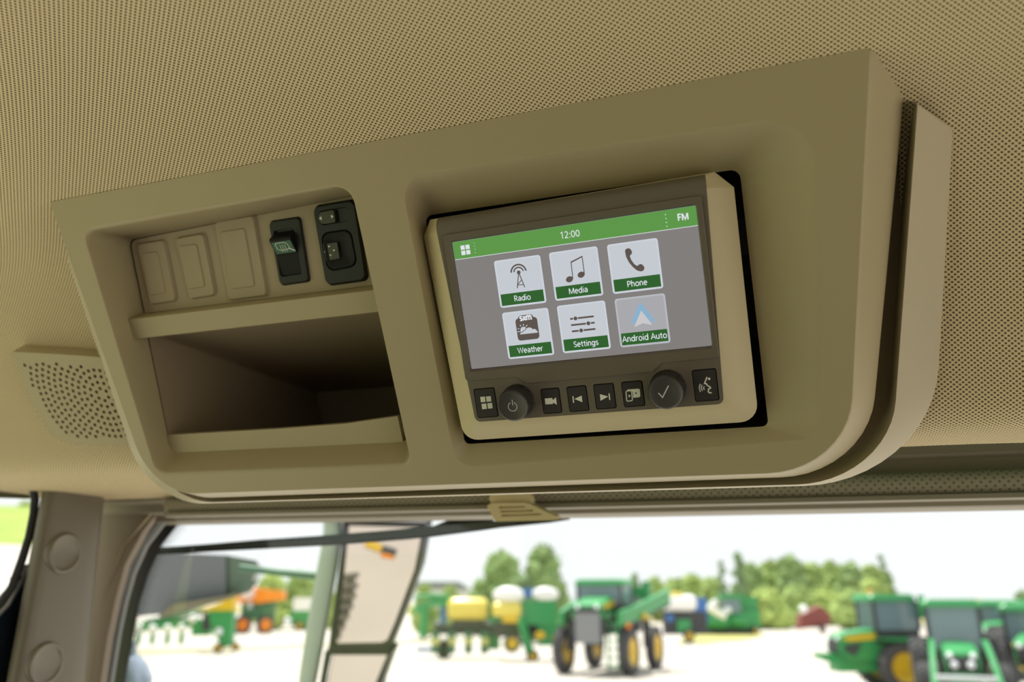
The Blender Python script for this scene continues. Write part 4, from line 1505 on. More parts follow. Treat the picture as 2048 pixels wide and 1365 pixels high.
fan('road_slope', 'gravel', [(13, 0), (22, 1.6), (34, 4.0), (46, 6.3)], 'pale gravel road climbing left of the cab', 'road')
fan('lawn', 'grass', [(46, 6.3), (58, 8.1), (64, 8.6), (72, 10.0), (84, 11.7), (120, 13.5)], 'green grass bank above the gravel road left of the cab', 'grass')
b = MB(); b.add([(-6, -160, 0.04), (-120, -160, 0.04), (-120, -4, 0.04), (-12.5, 5, 0.04), (-6, 4, 0.04)], [(0, 4, 3, 2, 1)], False)  # grass out of view, added to bounce green light into the cab
tag(b.build('bounce_lawn', 'grass'), 'unseen green lawn added left of the machine for its bounce light', 'grass', kind='structure')
patch('field', [(-400, 260), g(300, 1228).xy, g(700, 1228).xy, g(1000, 1236).xy, g(1300, 1246).xy, g(1545, 1252).xy, g(1800, 1250).xy, (300, 130), (600, 1400), (-400, 1400)], 'dry', 'pale dry grass field behind the parked machines')
patch('verge', [g(1360, 1288).xy, g(1480, 1284).xy, g(1535, 1272).xy, g(1500, 1262).xy, g(1370, 1266).xy], mat('verge_grass', (0.42, 0.40, 0.13, 1), 0.95), 'yellow green grass verge in front of the parked combine', 0.03)
patch('kerb_grass', [g(250, 1312).xy, g(600, 1297).xy, g(870, 1285).xy, g(870, 1281).xy, g(600, 1291).xy, g(250, 1305).xy], mat('edge_grass', (0.38, 0.34, 0.2, 1), 0.95), 'thin dry grass line crossing the gravel in front of the planters', 0.03)

# ================================================================== PARKED MACHINES
RH = Vector((cos(YAW), sin(YAW), 0)); FH = Vector((-sin(YAW), cos(YAW), 0))


def place(px, py, left, towards):
    """matrix at a ground sight point; the machine faces 'left' of the view and 'towards' the viewer"""
    p = on_ground(px, py)
    tw = Vector((CAM.x - p.x, CAM.y - p.y, 0)).normalized()
    lf = Vector((tw.y, -tw.x, 0))
    f = (lf * left + tw * towards).normalized()
    l = Vector((0, 0, 1)).cross(f)
    q = (py - 1122.0) / (py - 1195.0)
    return Matrix(((f.x * q, l.x * q, 0, p.x), (f.y * q, l.y * q, 0, p.y), (0, 0, q, 0), (0, 0, 0, 1)))


def ppm(mw):
    return (mw.translation - CAM).dot(FWD) / FPX


def wheel(parent, c, d, w, rim='yellow', lugs=22):
    T = Matrix.Translation(c) @ Matrix.Rotation(pi / 2, 4, 'X')
    r = d / 2; ri_ = r * 0.58
    b = MB()
    b.lathe([(ri_, -w * 0.36), (r * 0.75, -w * 0.5), (r * 0.92, -w * 0.48), (r * 0.965, -w * 0.3), (r * 0.97, w * 0.3), (r * 0.92, w * 0.48), (r * 0.75, w * 0.5), (ri_, w * 0.36)], 32, T)
    for i in range(lugs):
        for s in (-1, 1):
            a = 2 * pi * (i + (0.5 if s > 0 else 0)) / lugs
            Tl = T @ Matrix.Rotation(a, 4, 'Z') @ Matrix.Translation((r * 0.965, 0, s * w * 0.24)) @ Matrix.Rotation(s * 0.7, 4, 'X')
            q = [Tl @ Vector((x * r * 0.04, y * r * 0.035, z * w * 0.26)) for x in (-1, 1) for y in (-1, 1) for z in (-1, 1)]
            b.add(q, [(0, 1, 3, 2), (4, 6, 7, 5), (0, 4, 5, 1), (2, 3, 7, 6), (0, 2, 6, 4), (1, 5, 7, 3)], False)
    t = b.build('wheel', 'tyre', parent)
    b = MB()
    b.lathe([(ri_ * 1.02, -w * 0.38), (ri_ * 0.95, -w * 0.30), (ri_ * 0.6, -w * 0.12), (ri_ * 0.3, -w * 0.16), (0.001, -w * 0.18)], 28, T)
    b.lathe([(0.001, w * 0.18), (ri_ * 0.3, w * 0.16), (ri_ * 0.6, w * 0.12), (ri_ * 0.95, w * 0.30), (ri_ * 1.02, w * 0.38)], 28, T)
    b.build('rim', rim, t)
    b = MB()
    for s in (-1, 1):
        b.lathe([(ri_ * 0.26, s * w * 0.1), (ri_ * 0.24, s * w * 0.30), (0.001, s * w * 0.31)], 16, T)
    b.build('hub', rim, t)
    return t


def sideprism(mb_, prof, y0, y1):
    a = [Vector((x, y0, z)) for x, z in prof]; c = [Vector((x, y1, z)) for x, z in prof]
    mb_.poly(a); mb_.poly(list(reversed(c))); mb_.loft([a, c], smooth=False)
    return mb_


def part(parent, name, m, fn, label=None):
    b = MB(); fn(b); return b.build(name, m, parent, label)


def cabin(t, x0, x1, w, z0, z1, roof='green', post='dark', glass='cabglass'):
    part(t, 'cab_glass', glass, lambda b: b.box(((x0 + x1) / 2, 0, (z0 + z1) / 2), (abs(x1 - x0), w, z1 - z0)))
    for x in (x0, x1):
        for y in (-w / 2, w / 2):
            part(t, 'cab_post', post, lambda b: b.box((x, y, (z0 + z1) / 2), (0.09, 0.09, z1 - z0)))
    def rf(b):
        p = rounded([(x0 + 0.15 * (1 if x0 > x1 else -1), -w / 2 - 0.12), (x0 + 0.15 * (1 if x0 > x1 else -1), w / 2 + 0.12), (x1, w / 2 + 0.12), (x1, -w / 2 - 0.12)], 0.2, 4)
        c = sum(p, Vector()) / len(p)
        pr_ = p if True else p
        r = [withz(pr_, z1), withz(pr_, z1 + 0.12), withz([c + (q - c) * 0.9 for q in pr_], z1 + 0.22)]
        ar = sum(pr_[i].x * pr_[(i + 1) % len(pr_)].y - pr_[(i + 1) % len(pr_)].x * pr_[i].y for i in range(len(pr_)))
        if ar < 0: r = [list(reversed(q)) for q in r]
        b.loft(r); b.poly(r[-1]); b.poly(list(reversed(r[0])))
    part(t, 'cab_roof', roof, rf)
    part(t, 'cab_base', post, lambda b: b.box(((x0 + x1) / 2, 0, z0 - 0.2), (abs(x1 - x0), w * 0.96, 0.4)))


def hood(t, x0, x1, w, zb, zt0, zt1, stripe=True):
    prof = [(x0, zb), (x1 - 0.25, zb), (x1, zb + 0.25), (x1 - 0.05, zt1 - 0.12), (x1 - 0.3, zt1), (x0, zt0)]
    def fn(b):
        rings = []
        for y, k in ((-w / 2, 0.9), (-w / 2 + 0.04, 0.97), (-w / 4, 1.0), (w / 4, 1.0), (w / 2 - 0.04, 0.97), (w / 2, 0.9)):
            rings.append([Vector((x, y, zb + (z - zb) * k)) for x, z in prof])
        b.loft(rings, cap0=True, cap1=True)
    part(t, 'hood', 'green', fn)
    part(t, 'grille', 'dark', lambda b: sideprism(b, [(x1 - 0.22, zb - 0.02), (x1 + 0.02, zb + 0.25), (x1 - 0.02, zt1 - 0.22), (x1 - 0.1, zt1 - 0.22)], -w * 0.42, w * 0.42))
    for s in (-1, 1):
        part(t, 'side_vent', 'dark', lambda b: sideprism(b, [(x0 + 0.75 * (x1 - x0), zb + 0.12), (x1 - 0.12, zb + 0.3), (x1 - 0.2, zb + 0.55 * (zt1 - zb)), (x0 + 0.6 * (x1 - x0), zb + 0.6 * (zt1 - zb))], s * w / 2 - 0.03, s * w / 2 + 0.03))
        part(t, 'headlight', 'lamp', lambda b: b.ball((x1 - 0.06, s * w * 0.33, zt1 - 0.2), 0.09, 10, 6))
        if stripe:
            part(t, 'hood_stripe', 'yellow', lambda b: sideprism(b, [(x0 - 0.35, zt0 - 0.34), (x1 - 0.35, zt1 - 0.26), (x1 - 0.12, zt1 - 0.2), (x1 - 0.3, zt1 - 0.12), (x0 - 0.35, zt0 - 0.12)], s * w / 2 - 0.03, s * w / 2 + 0.035))


# --- big articulated tractor, side on
mw = place(1792, 1384, 0.9, 0.42)
k = ppm(mw)
t = thing('row_crop_tractor', 'green tractor with yellow hood stripe and yellow front wheel, facing the gravel lane', 'tractor', mw)
hood(t, 0.0, 1.85, 1.0, 0.95, 1.98, 1.78)
cabin(t, 0.65, -0.75, 1.25, 1.85, 2.72)
part(t, 'chassis', 'green', lambda b: (b.box((0.7, 0, 0.85), (2.4, 0.75, 0.5)), b.box((-1.2, 0, 0.95), (1.6, 0.9, 0.6))))
wheel(t, (0, 0.75, 0.76), 1.52, 0.46); wheel(t, (0, -0.95, 0.76), 1.52, 0.46)
wheel(t, (-1.75, 0.75, 0.76), 1.5, 0.42); wheel(t, (-1.75, -0.95, 0.76), 1.5, 0.42)
part(t, 'weight_bracket', 'green', lambda b: sideprism(b, [(1.7, 0.75), (2.4, 1.0), (2.4, 1.15), (1.7, 1.12)], -0.3, 0.3))
part(t, 'fender', 'green', lambda b: sideprism(b, [(-0.75, 1.5), (0.6, 1.55), (0.75, 1.62), (-0.75, 1.64)], 0.45, 1.0))
part(t, 'exhaust', 'dark', lambda b: b.tube([(0.55, -0.5, 1.9), (0.55, -0.5, 2.75)], 0.07, 10))
part(t, 'beacon', 'amber', lambda b: b.lathe([(0.07, 0), (0.07, 0.1), (0.04, 0.15), (0.001, 0.16)], 12, Matrix.Translation((0.55, 0.3, 2.92))))
part(t, 'side_mirror', 'green', lambda b: b.box((-0.75, 0.95, 2.55), (0.1, 0.25, 0.7)))

# --- loader tractor facing the camera
mw = place(1932, 1412, -0.04, 1.0)
t = thing('loader_tractor', 'green tractor facing the camera with front loader arms and bucket frame', 'tractor', mw)
hood(t, 0.4, 2.0, 0.85, 0.9, 1.75, 1.62, False)
cabin(t, 0.4, -1.0, 1.36, 1.5, 2.66)
part(t, 'chassis', 'green', lambda b: b.box((0.4, 0, 0.75), (3.0, 0.6, 0.5)))
for s in (-1, 1):
    wheel(t, (1.45, s * 0.95, 0.62), 1.25, 0.42); wheel(t, (-0.9, s * 1.0, 0.9), 1.8, 0.5)
    part(t, 'loader_arm', 'green', lambda b: b.loft([[Vector((x - 0.08, s * y - 0.07, z)), Vector((x + 0.08, s * y - 0.07, z + 0.05)), Vector((x + 0.08, s * y + 0.07, z + 0.05)), Vector((x - 0.08, s * y + 0.07, z))]
                                                     for x, y, z in ((0.7, 0.66, 1.75), (1.5, 0.66, 1.7), (2.3, 0.72, 1.2), (3.0, 0.78, 0.5))], cap0=True, cap1=True, smooth=False))
    part(t, 'lift_cylinder', 'steel', lambda b: b.tube([(1.2, s * 0.62, 0.95), (2.35, s * 0.66, 1.25)], 0.05, 8))
    part(t, 'round_lamp', 'lamp', lambda b: b.ball((2.02, s * 0.2, 1.2), 0.1, 10, 6))
part(t, 'cross_tube', 'steel', lambda b: b.tube([(2.65, -0.72, 0.9), (2.65, 0.72, 0.9)], 0.09, 10))
part(t, 'lower_tube', 'green', lambda b: b.tube([(2.85, -0.72, 0.62), (2.85, 0.72, 0.62)], 0.1, 10))
part(t, 'bucket_carrier', 'green', lambda b: (b.box((3.0, 0, 0.42), (0.12, 1.3, 0.35))))
part(t, 'beacon', 'amber', lambda b: b.lathe([(0.06, 0), (0.06, 0.1), (0.001, 0.14)], 12, Matrix.Translation((-0.4, 0.75, 2.77))))

# --- next tractor, cut by the frame edge
mw = place(2098, 1394, 0.1, 1.0)
t = thing('yard_tractor', 'green tractor with large dark tyre cut off by the picture edge', 'tractor', mw)
hood(t, 0.3, 2.1, 0.9, 0.95, 1.85, 1.7)
cabin(t, 0.3, -1.2, 1.6, 1.5, 2.45)
part(t, 'chassis', 'green', lambda b: b.box((0.4, 0, 0.8), (3.0, 0.6, 0.5)))
for s in (-1, 1):
    wheel(t, (1.6, s * 1.05, 0.8), 1.6, 0.5, 'grey'); wheel(t, (-0.9, s * 1.15, 1.0), 2.0, 0.6, 'grey')
mw = place(2034, 1352, 0.5, 0.85)
t = thing('far_tractor', 'green cabbed tractor behind the loader tractor with only roof and fender showing', 'tractor', mw)
hood(t, 0.3, 2.1, 0.9, 1.0, 1.9, 1.75); cabin(t, 0.3, -1.2, 1.6, 1.6, 2.4)
for s in (-1, 1):
    wheel(t, (1.6, s * 1.05, 0.75), 1.5, 0.5); wheel(t, (-0.9, s * 1.1, 0.95), 1.9, 0.6)
part(t, 'chassis', 'green', lambda b: b.box((0.4, 0, 0.8), (3.0, 0.6, 0.5)))

# --- self-propelled sprayer
mw = place(1194, 1350, 0.36, 1.0)
k = ppm(mw) * 0.92
t = thing('crop_sprayer', 'tall green crop sprayer with folded boom and narrow yellow wheels', 'sprayer', mw)
tr = 1.28
for x, d in ((0.0, 1.62), (-3.3, 1.62)):
    for s in (-1, 1):
        wheel(t, (x, s * tr, d / 2), d, 0.36)
        part(t, 'wheel_leg', 'dark', lambda b: b.box((x, s * (tr - 0.3), 1.35), (0.35, 0.22, 1.1)))
part(t, 'chassis', 'dark', lambda b: b.box((-1.5, 0, 1.6), (4.6, 1.3, 0.45)))
hood(t, -0.4, 0.9, 1.15, 1.95, 2.75, 2.55)
part(t, 'radiator', 'grey', lambda b: b.box((0.75, 0, 1.65), (0.25, 0.95, 1.1)))
cabin(t, -0.5, -2.0, 1.75, 2.45, 3.15)
part(t, 'tank', 'green_dk', lambda b: b.box((-3.1, 0, 2.3), (1.8, 1.6, 0.9)))
part(t, 'ladder', 'green', lambda b: (b.box((0.45, 0.62, 1.05), (0.1, 0.06, 1.7)), b.box((0.45, 1.02, 1.05), (0.1, 0.06, 1.7))))
for i in range(6):
    part(t, 'ladder_step', 'green', lambda b: b.box((0.5, 0.82, 0.35 + i * 0.28), (0.22, 0.42, 0.06)))
for s in (-1, 1):
    part(t, 'boom', 'green', lambda b: b.loft([[Vector((x, s * y - 0.1, z - h)), Vector((x, s * y + 0.1, z - h)), Vector((x, s * y + 0.1, z + h)), Vector((x, s * y - 0.1, z + h))] for x, y, z, h in ((0.6, 1.15, 1.95, 0.24), (-1.4, 1.4, 2.25, 0.26), (-4.2, 1.7, 2.75, 0.28))], cap0=True, cap1=True, smooth=False))
    part(t, 'boom_rail', 'dark', lambda b: b.tube([(0.5, s * 1.2, 1.68), (-4.0, s * 1.75, 2.4)], 0.07, 8))
part(t, 'rear_mast', 'green', lambda b: (b.box((-4.3, 0, 2.7), (0.25, 1.9, 0.9)), b.box((-3.9, 0.9, 3.0), (0.5, 0.3, 0.7))))
part(t, 'marker', 'amber', lambda b: b.ball((0.2, 1.32, 1.7), 0.12, 8, 6))
part(t, 'marker', 'yellow', lambda b: b.ball((-1.2, 1.55, 2.0), 0.13, 8, 6))


# --- machines assembled around the sight lines of one depth
def cluster(name, label, cat, px, py):
    p = on_ground(px, py)
    dep = (p - CAM).dot(FWD)
    mw = Matrix(((RH.x, FH.x, 0, p.x), (RH.y, FH.y, 0, p.y), (0, 0, 1, 0), (0, 0, 0, 1)))
    t = thing(name, label, cat, mw)
    inv = mw.inverted()

    def L(x, y, dy=0.0):
        d = ray(x, y)
        # point at horizontal range of the cluster + dy
        kk = ((p - CAM).dot(FH) + dy) / d.dot(FH)
        return inv @ (CAM + d * kk)
    return t, L, dep / FPX


def cbox(t, L, name, m, x0, y0, x1, y1, dy=0.0, dep=0.6):
    a, c_ = L(x0, y1, dy), L(x1, y0, dy)
    return part(t, name, m, lambda b: b.box(((a.x + c_.x) / 2, (a.y + c_.y) / 2, (a.z + c_.z) / 2), (abs(c_.x - a.x), dep, abs(c_.z - a.z))))


def ctank(t, L, name, m, x0, y0, x1, y1, dy=0.0):
    a, c_ = L(x0, y1, dy), L(x1, y0, dy)
    r = abs(c_.z - a.z) / 2; z = (a.z + c_.z) / 2; y = (a.y + c_.y) / 2
    T = Matrix.Translation((a.x, y, z)) @ Matrix.Rotation(pi / 2, 4, 'Y')
    l = c_.x - a.x
    return part(t, name, m, lambda b: b.lathe([(0.01, 0), (r * 0.7, 0.02), (r * 0.95, 0.08 * l), (r, 0.16 * l), (r, 0.84 * l), (r * 0.95, 0.92 * l), (r * 0.7, l - 0.02), (0.01, l)], 24, T))


def cball(t, L, name, m, x, y, rx, ry, s, dy=0.0):
    c = L(x, y, dy)
    return part(t, name, m, lambda b: b.ball(c, (rx * s, ry * s, ry * s), 16, 10))


def cbar(t, L, name, m, pts, r, s, dy=0.0):
    return part(t, name, m, lambda b: b.tube([L(x, y, dy) for x, y in pts], r * s, 8))


def cwheel(t, L, x, y, r, s, rim='yellow', dy=0.0, wid=0.3, yaw=pi / 2 - 0.9):
    c = L(x, y, dy)
    w = wheel(t, (0, 0, 0), 2 * r * s, wid, rim, 16)
    w.location = c
    w.rotation_euler = (0, 0, yaw)
    return w


# centre planter with yellow tank
t, L, s = cluster('row_planter', 'green planter with round yellow tank and hanging row units', 'planter', 930, 1318)
ctank(t, L, 'tank', 'yellow_tank', 895, 1196, 975, 1241)
cbox(t, L, 'tool_bar', 'dark', 868, 1252, 1000, 1270, 0.3, 0.4)
cbox(t, L, 'tank_stand', 'dark', 905, 1238, 968, 1254, 0.2, 0.6)
cbar(t, L, 'hitch_arm', 'green', [(830, 1222), (868, 1205), (900, 1208)], 8, s)
cbar(t, L, 'hitch_arm', 'green', [(850, 1218), (848, 1250), (845, 1275)], 9, s)
cbar(t, L, 'fold_frame', 'green', [(832, 1196), (865, 1192), (900, 1196)], 5, s)
for x in (872, 905, 938, 970):
    cbox(t, L, 'row_unit', 'green_dk', x - 9, 1264, x + 7, 1308, -0.2, 0.5)
    cball(t, L, 'seed_cap', mat('cap_pale', (0.62, 0.62, 0.2, 1), 0.5), x, 1284, 8, 8, s, -0.5)
    cball(t, L, 'seed_box', 'grey', x + 5, 1250, 9, 7, s, 0.4)
cwheel(t, L, 888, 1300, 18, s, 'dark', 0.2)
cbox(t, L, 'hose_bundle', 'blue', 880, 1206, 893, 1250, 0.5, 0.3)
cbox(t, L, 'rear_bar', 'blue', 832, 1296, 862, 1304, 1.0, 0.3)
cbox(t, L, 'frame', 'green', 975, 1235, 1000, 1300, 0.8, 0.4)

# seeder with white tanks
t, L, s = cluster('air_seeder', 'green seeder with two white tanks and yellow hopper beside the sprayer', 'seeder', 1050, 1322)
cball(t, L, 'white_tank', 'white_tank', 1017, 1192, 33, 18, s)
cball(t, L, 'white_tank', 'white_tank', 1091, 1189, 28, 14, s)
ctank(t, L, 'yellow_hopper', 'yellow_tank', 984, 1205, 1042, 1234, -0.4)
cbox(t, L, 'hopper_base', 'yellow', 1005, 1222, 1040, 1246, -0.2, 0.6)
cbox(t, L, 'body', 'green', 1046, 1202, 1112, 1250, 0.4, 1.2)
cbox(t, L, 'frame', 'dark', 990, 1244, 1100, 1275, 0.7, 0.8)
cbar(t, L, 'support_leg', 'green', [(1040, 1235), (1050, 1270), (1060, 1308)], 9, s, -0.3)
cbox(t, L, 'tank_rack', 'blue', 1044, 1178, 1068, 1196, 0.5, 0.4)
cwheel(t, L, 1024, 1288, 18, s, 'yellow', -0.3, 0.25, 0.25)
cwheel(t, L, 1065, 1313, 13, s, 'yellow', -0.4, 0.25, 0.25)
cball(t, L, 'fan_housing', 'yellow', 1080, 1271, 11, 8, s, -0.4)
cball(t, L, 'fan_housing', 'yellow', 1114, 1278, 10, 9, s, -0.4)
cbox(t, L, 'lower_frame', 'green', 1075, 1250, 1118, 1292, 0.2, 0.5)

# far left planter
t, L, s = cluster('folded_planter', 'green folded planter with white round seed hubs near the windshield corner', 'planter', 330, 1300)
cbar(t, L, 'tool_bar', 'green', [(240, 1262), (330, 1250), (400, 1246)], 9, s, 0.2)
cbar(t, L, 'upper_bar', 'green_dk', [(290, 1246), (350, 1234), (410, 1222)], 6, s, 0.2)
for x, y in ((276, 1258), (305, 1259), (335, 1259), (363, 1258), (385, 1239)):
    cball(t, L, 'seed_hub', 'white_tank', x, y, 8, 9, s, -0.3)
for x in (276, 305, 335, 363):
    cbox(t, L, 'row_unit', 'green', x - 5, 1264, x + 5, 1290, 0.0, 0.4)
cbox(t, L, 'frame_box', 'green', 385, 1240, 425, 1272, 0.2, 0.8)

# green harvester with yellow spout
t, L, s = cluster('forage_machine', 'green forage machine with sloping yellow cover on two small wheels', 'machine', 445, 1307)
f0 = [L(x, y, -0.5) for x, y in ((398, 1222), (440, 1206), (468, 1188), (466, 1222))]; f1 = [p + Vector((0, 1.0, 0)) for p in f0]
b = MB(); b.poly(f0); b.poly(list(reversed(f1))); b.loft([f1, f0], smooth=False); b.build('yellow_cover', 'yellow', t)
f0 = [L(x, y, -0.3) for x, y in ((415, 1222), (466, 1222), (462, 1292), (445, 1298), (424, 1262))]; f1 = [p + Vector((0, 0.8, 0)) for p in f0]
b = MB(); b.poly(f0); b.poly(list(reversed(f1))); b.loft([f1, f0], smooth=False); b.build('body', 'green', t)
cbox(t, L, 'intake', 'dark', 405, 1226, 425, 1262, 0.5, 0.6)
cball(t, L, 'cover_hub', 'lamp', 438, 1264, 7, 8, s, -0.4)
cwheel(t, L, 436, 1297, 10, s, 'yellow', -0.4, 0.25, 0.3)
cwheel(t, L, 471, 1295, 9, s, 'yellow', -0.2, 0.25, 0.3)

# orange spreader
t, L, s = cluster('orange_spreader', 'orange hopper machine with orange wheels behind the forage machine', 'machine', 515, 1268)
f0 = [L(x, y, -0.6) for x, y in ((463, 1184), (478, 1178), (505, 1176), (568, 1184), (566, 1200), (520, 1207), (470, 1206))]; f1 = [p + Vector((0, 1.4, 0)) for p in f0]
b = MB(); b.poly(f0); b.poly(list(reversed(f1))); b.loft([f1, f0], smooth=False); b.build('hopper', 'orange', t)
cball(t, L, 'hopper_shield', mat('shield_pale', (0.75, 0.6, 0.55, 1), 0.4), 495, 1188, 16, 12, s, -0.6)
cbox(t, L, 'frame', 'green_dk', 482, 1204, 552, 1240, 0.3, 0.8)
cwheel(t, L, 485, 1251, 19, s, 'orange', -0.5, 0.4, 0.6)
cwheel(t, L, 531, 1251, 19, s, 'orange', -0.5, 0.4, 0.6)
cbar(t, L, 'stand', 'steel', [(500, 1204), (500, 1218)], 6, s, -0.8)

t, L, s = cluster('utility_cart', 'white and green utility cart left of the mirror post', 'cart', 600, 1262)
cbox(t, L, 'cab', 'white_tank', 588, 1196, 622, 1222, 0, 1.2)
cbox(t, L, 'body', 'green', 582, 1220, 626, 1250, 0, 1.0)
cball(t, L, 'front_lamp', 'lamp', 575, 1244, 8, 8, s, -0.6)
cwheel(t, L, 598, 1252, 9, s, 'yellow', -0.6)

# blue and white tank machine behind the sprayer
t, L, s = cluster('tank_trailer', 'white tank trailer with yellow lid and blue frame behind the sprayer', 'trailer', 1365, 1288)
ctank(t, L, 'tank', 'white_tank', 1324, 1190, 1390, 1223)
cball(t, L, 'lid', 'yellow_tank', 1350, 1193, 20, 8, s, -0.1)
cbox(t, L, 'frame', 'dark', 1328, 1224, 1410, 1270, 0.3, 1.0)
cbox(t, L, 'side_panel', 'blue', 1390, 1196, 1412, 1246, 0.2, 0.6)
cball(t, L, 'blue_cap', 'blue', 1340, 1237, 8, 8, s, -0.5)
cwheel(t, L, 1378, 1273, 13, s, 'yellow', -0.4, 0.3, 0.4)
cbox(t, L, 'step', 'green', 1355, 1240, 1380, 1265, -0.2, 0.4)

# green combine
t, L, s = cluster('combine_harvester', 'green combine harvester with white auger parked before the trees', 'combine', 1460, 1270)
cbox(t, L, 'body', 'green', 1405, 1222, 1514, 1262, 0.8, 2.2)
cbox(t, L, 'cab', 'cabglass', 1446, 1197, 1476, 1226, 0.3, 1.5)
cbox(t, L, 'cab_roof', 'green', 1438, 1189, 1484, 1199, 0.3, 1.9)
cbox(t, L, 'grain_tank', 'green', 1476, 1194, 1510, 1224, 1.2, 1.6)
cbar(t, L, 'auger', 'white_tank', [(1416, 1214), (1450, 1236)], 8, s, -1.0)
cball(t, L, 'work_lamp', 'lamp', 1456, 1221, 7, 7, s, -0.8)
cball(t, L, 'work_lamp', 'lamp', 1429, 1207, 7, 7, s, -0.8)
cball(t, L, 'header_guard', 'green', 1440, 1246, 22, 13, s, -0.6)
cball(t, L, 'header_guard', 'green', 1478, 1244, 22, 13, s, -0.6)
cbox(t, L, 'underside', 'dark', 1404, 1258, 1508, 1270, 0.4, 1.6)
cwheel(t, L, 1511, 1263, 9, s, 'yellow', -0.6)

# rusty red implement
t, L, s = cluster('red_implement', 'rusty red implement standing at the far edge of the yard', 'implement', 1632, 1268)
f0 = [L(x, y, 0) for x, y in ((1602, 1232), (1622, 1222), (1640, 1212), (1664, 1232), (1658, 1250), (1600, 1260))]; f1 = [p + Vector((0, 1.6, 0)) for p in f0]
b = MB(); b.poly(f0); b.poly(list(reversed(f1))); b.loft([f1, f0], smooth=False); b.build('body', 'red', t)
cball(t, L, 'round_lamp', 'lamp', 1607, 1219, 8, 8, s, -0.3)
cwheel(t, L, 1645, 1258, 9, s, 'red', -0.3)

# barn
t, L, s = cluster('barn', 'low pale barn with grey roof beyond the planter', 'building', 890, 1226)
cbox(t, L, 'wall', 'siding', 830, 1176, 935, 1226, 0, 6)
f0 = [L(x, y, -3.5) for x, y in ((826, 1178), (838, 1164), (918, 1164), (942, 1180))]; f1 = [p + Vector((0, 7, 0)) for p in f0]
b = MB(); b.poly(f0); b.poly(list(reversed(f1))); b.loft([f1, f0], smooth=False); b.build('roof', 'roofing', t)

# ================================================================== TREES
def tree(px, top, w, depth, leaf, label, group=None, slim=False, squat=1.0):
    depth *= 1.4
    base = at(px, 1180, depth); base.z = 0
    topz = at(px, top, depth).z
    rad = w * depth / FPX / 2
    t = thing('tree', label, 'tree', Matrix.Translation(base), group)
    b = MB(); b.tube([(0, 0, 0), (0.1, 0, topz * 0.3), (0, 0.1, topz * 0.7)], [rad * 0.12, rad * 0.09, rad * 0.04], 8); b.build('trunk', 'bark', t)
    c = MB()
    n = 11 if not slim else 7
    zb = topz * (0.16 if not slim else 0.2)
    for i in range(n):
        u = i / (n - 1)
        z = zb + (topz - zb) * (0.08 + 0.84 * u)
        rr = rad * (0.62 - 0.28 * u) * random.uniform(0.85, 1.15)
        a = i * 2.4; off = rad * 0.42 * (1 - 0.75 * u)
        c.ball((off * cos(a), off * sin(a), min(z, topz - rr * 0.8)), (rr, rr, rr * 0.85), 18, 12, 0.55, random.uniform(0, 90), 2.3)
    m_ = len(c.f)
    for i in range(520):
        f_ = c.f[random.randrange(m_)]
        p = sum((c.v[j] for j in f_), Vector()) / 4
        d = Vector((random.gauss(0, 1), random.gauss(0, 1), random.gauss(0, 1))) * 0.06 * rad
        e1 = Vector((random.gauss(0, 1), random.gauss(0, 1), random.gauss(0, 1))).normalized() * rad * 0.09
        e2 = e1.cross(Vector((random.gauss(0, 1), random.gauss(0, 1), random.gauss(0, 1)))).normalized() * rad * 0.06
        c.add([p + d - e1, p + d + e2, p + d + e1, p + d - e2], [(0, 1, 2, 3)], False)
    c.build('crown', leaf, t)
    return t


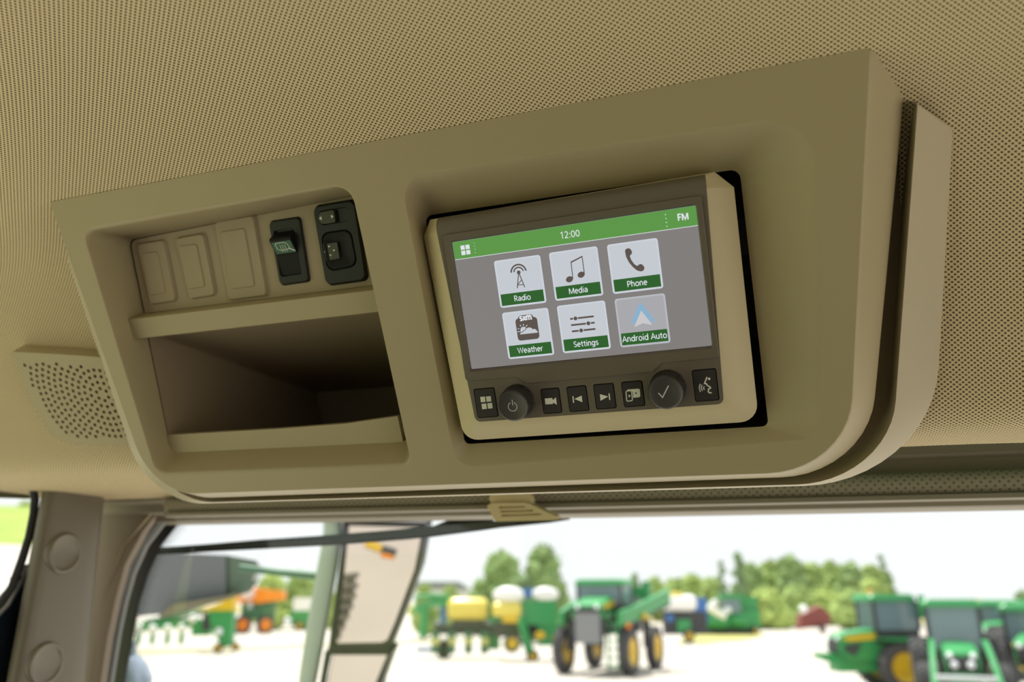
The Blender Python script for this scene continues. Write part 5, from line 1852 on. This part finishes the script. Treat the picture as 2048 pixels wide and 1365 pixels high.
tree(1003, 1106, 130, 68, 'leaf1', 'round crowned green tree behind the white seeder tanks')
tree(1086, 1091, 125, 62, 'leaf1', 'tall green tree rising right of the round crowned tree')
tree(960, 1160, 70, 66, 'leaf1', 'low bushy tree at the foot of the round crowned tree')
tree(1045, 1150, 90, 54, 'leaf3', 'dark bushy tree between the two tall crowns')
tree(1445, 1119, 34, 88, 'leaf3', 'slender dark tree standing left of the far treeline', slim=True)
tree(1481, 1104, 48, 90, 'leaf3', 'tallest slender tree at the left end of the far treeline', slim=True)
tree(1270, 1146, 38, 95, 'leaf3', 'small rounded tree behind the sprayer mast')
tree(1770, 1106, 34, 110, 'leaf3', 'thin treetop poking above the right end of the treeline', slim=True)
tree(1742, 1160, 66, 72, 'leaf2', 'bright yellow green tree beside the tractor roof')
dense = ((1310, 1156, 70, 98, 0, 'low treeline tree just above the white tank trailer'), (1350, 1160, 80, 98, 0, 'low treeline tree above the blue panel of the tank trailer'),
         (1385, 1150, 70, 100, 0, 'low treeline tree left of the combine cab'), (1425, 1158, 80, 96, 0, 'low treeline tree at the foot of the slender dark tree'),
         (1505, 1128, 80, 88, 1, 'back row treeline tree next to the tallest slender tree'), (1545, 1122, 80, 88, 0, 'back row treeline tree second from the slender trees'),
         (1585, 1112, 90, 90, 1, 'highest tree of the dense back row'), (1625, 1128, 90, 86, 0, 'back row treeline tree just right of the highest one'),
         (1665, 1124, 90, 86, 0, 'back row treeline tree above the red implement'), (1705, 1126, 90, 88, 1, 'back row treeline tree third from the right end'),
         (1745, 1130, 80, 88, 0, 'back row treeline tree behind the bright yellow green tree'), (1775, 1142, 50, 86, 1, 'last small tree at the right end of the dense back row'),
         (1530, 1180, 90, 80, 2, 'pale green front tree beside the combine'), (1590, 1175, 90, 80, 0, 'front tree under the highest tree of the back row'),
         (1650, 1182, 90, 80, 2, 'pale green front tree right behind the red implement'), (1700, 1180, 80, 80, 0, 'front tree left of the bright yellow green tree'),
         (1480, 1170, 80, 86, 1, 'leafy tree below the tallest slender tree behind the combine'))
for i_, (px, top, w, d, lf, lb) in enumerate(dense):
    tree(px, top, w, d + (i_ % 3) * 6 + (12 if i_ < 12 else 0), 'leaf%d' % lf, lb, 'dense treeline trees')
for px, top, w, d, lf, lb in ((540, 1150, 90, 78, 2, 'low bright tree behind the orange hopper machine'), (600, 1148, 90, 80, 0, 'low tree behind the white utility cart'),
                              (645, 1152, 80, 82, 2, 'low bright tree mostly hidden by the mirror post'), (850, 1168, 60, 60, 0, 'small bush just right of the mirror frame'), (900, 1172, 60, 60, 0, 'small bush in front of the barn wall')):
    tree(px, top, w, d, 'leaf%d' % lf, lb, 'low trees near the mirror')
tree(2042, 1182, 60, 60, 'leaf3', 'dark green treetop at the picture edge above the tractors')
tree(-60, 985, 80, 140, 'leaf1', 'distant tree above the lawn at the outer edge of the side window')
tree(22, 994, 90, 128, 'leaf0', 'distant tree above the lawn nearest the pillar in the side window')
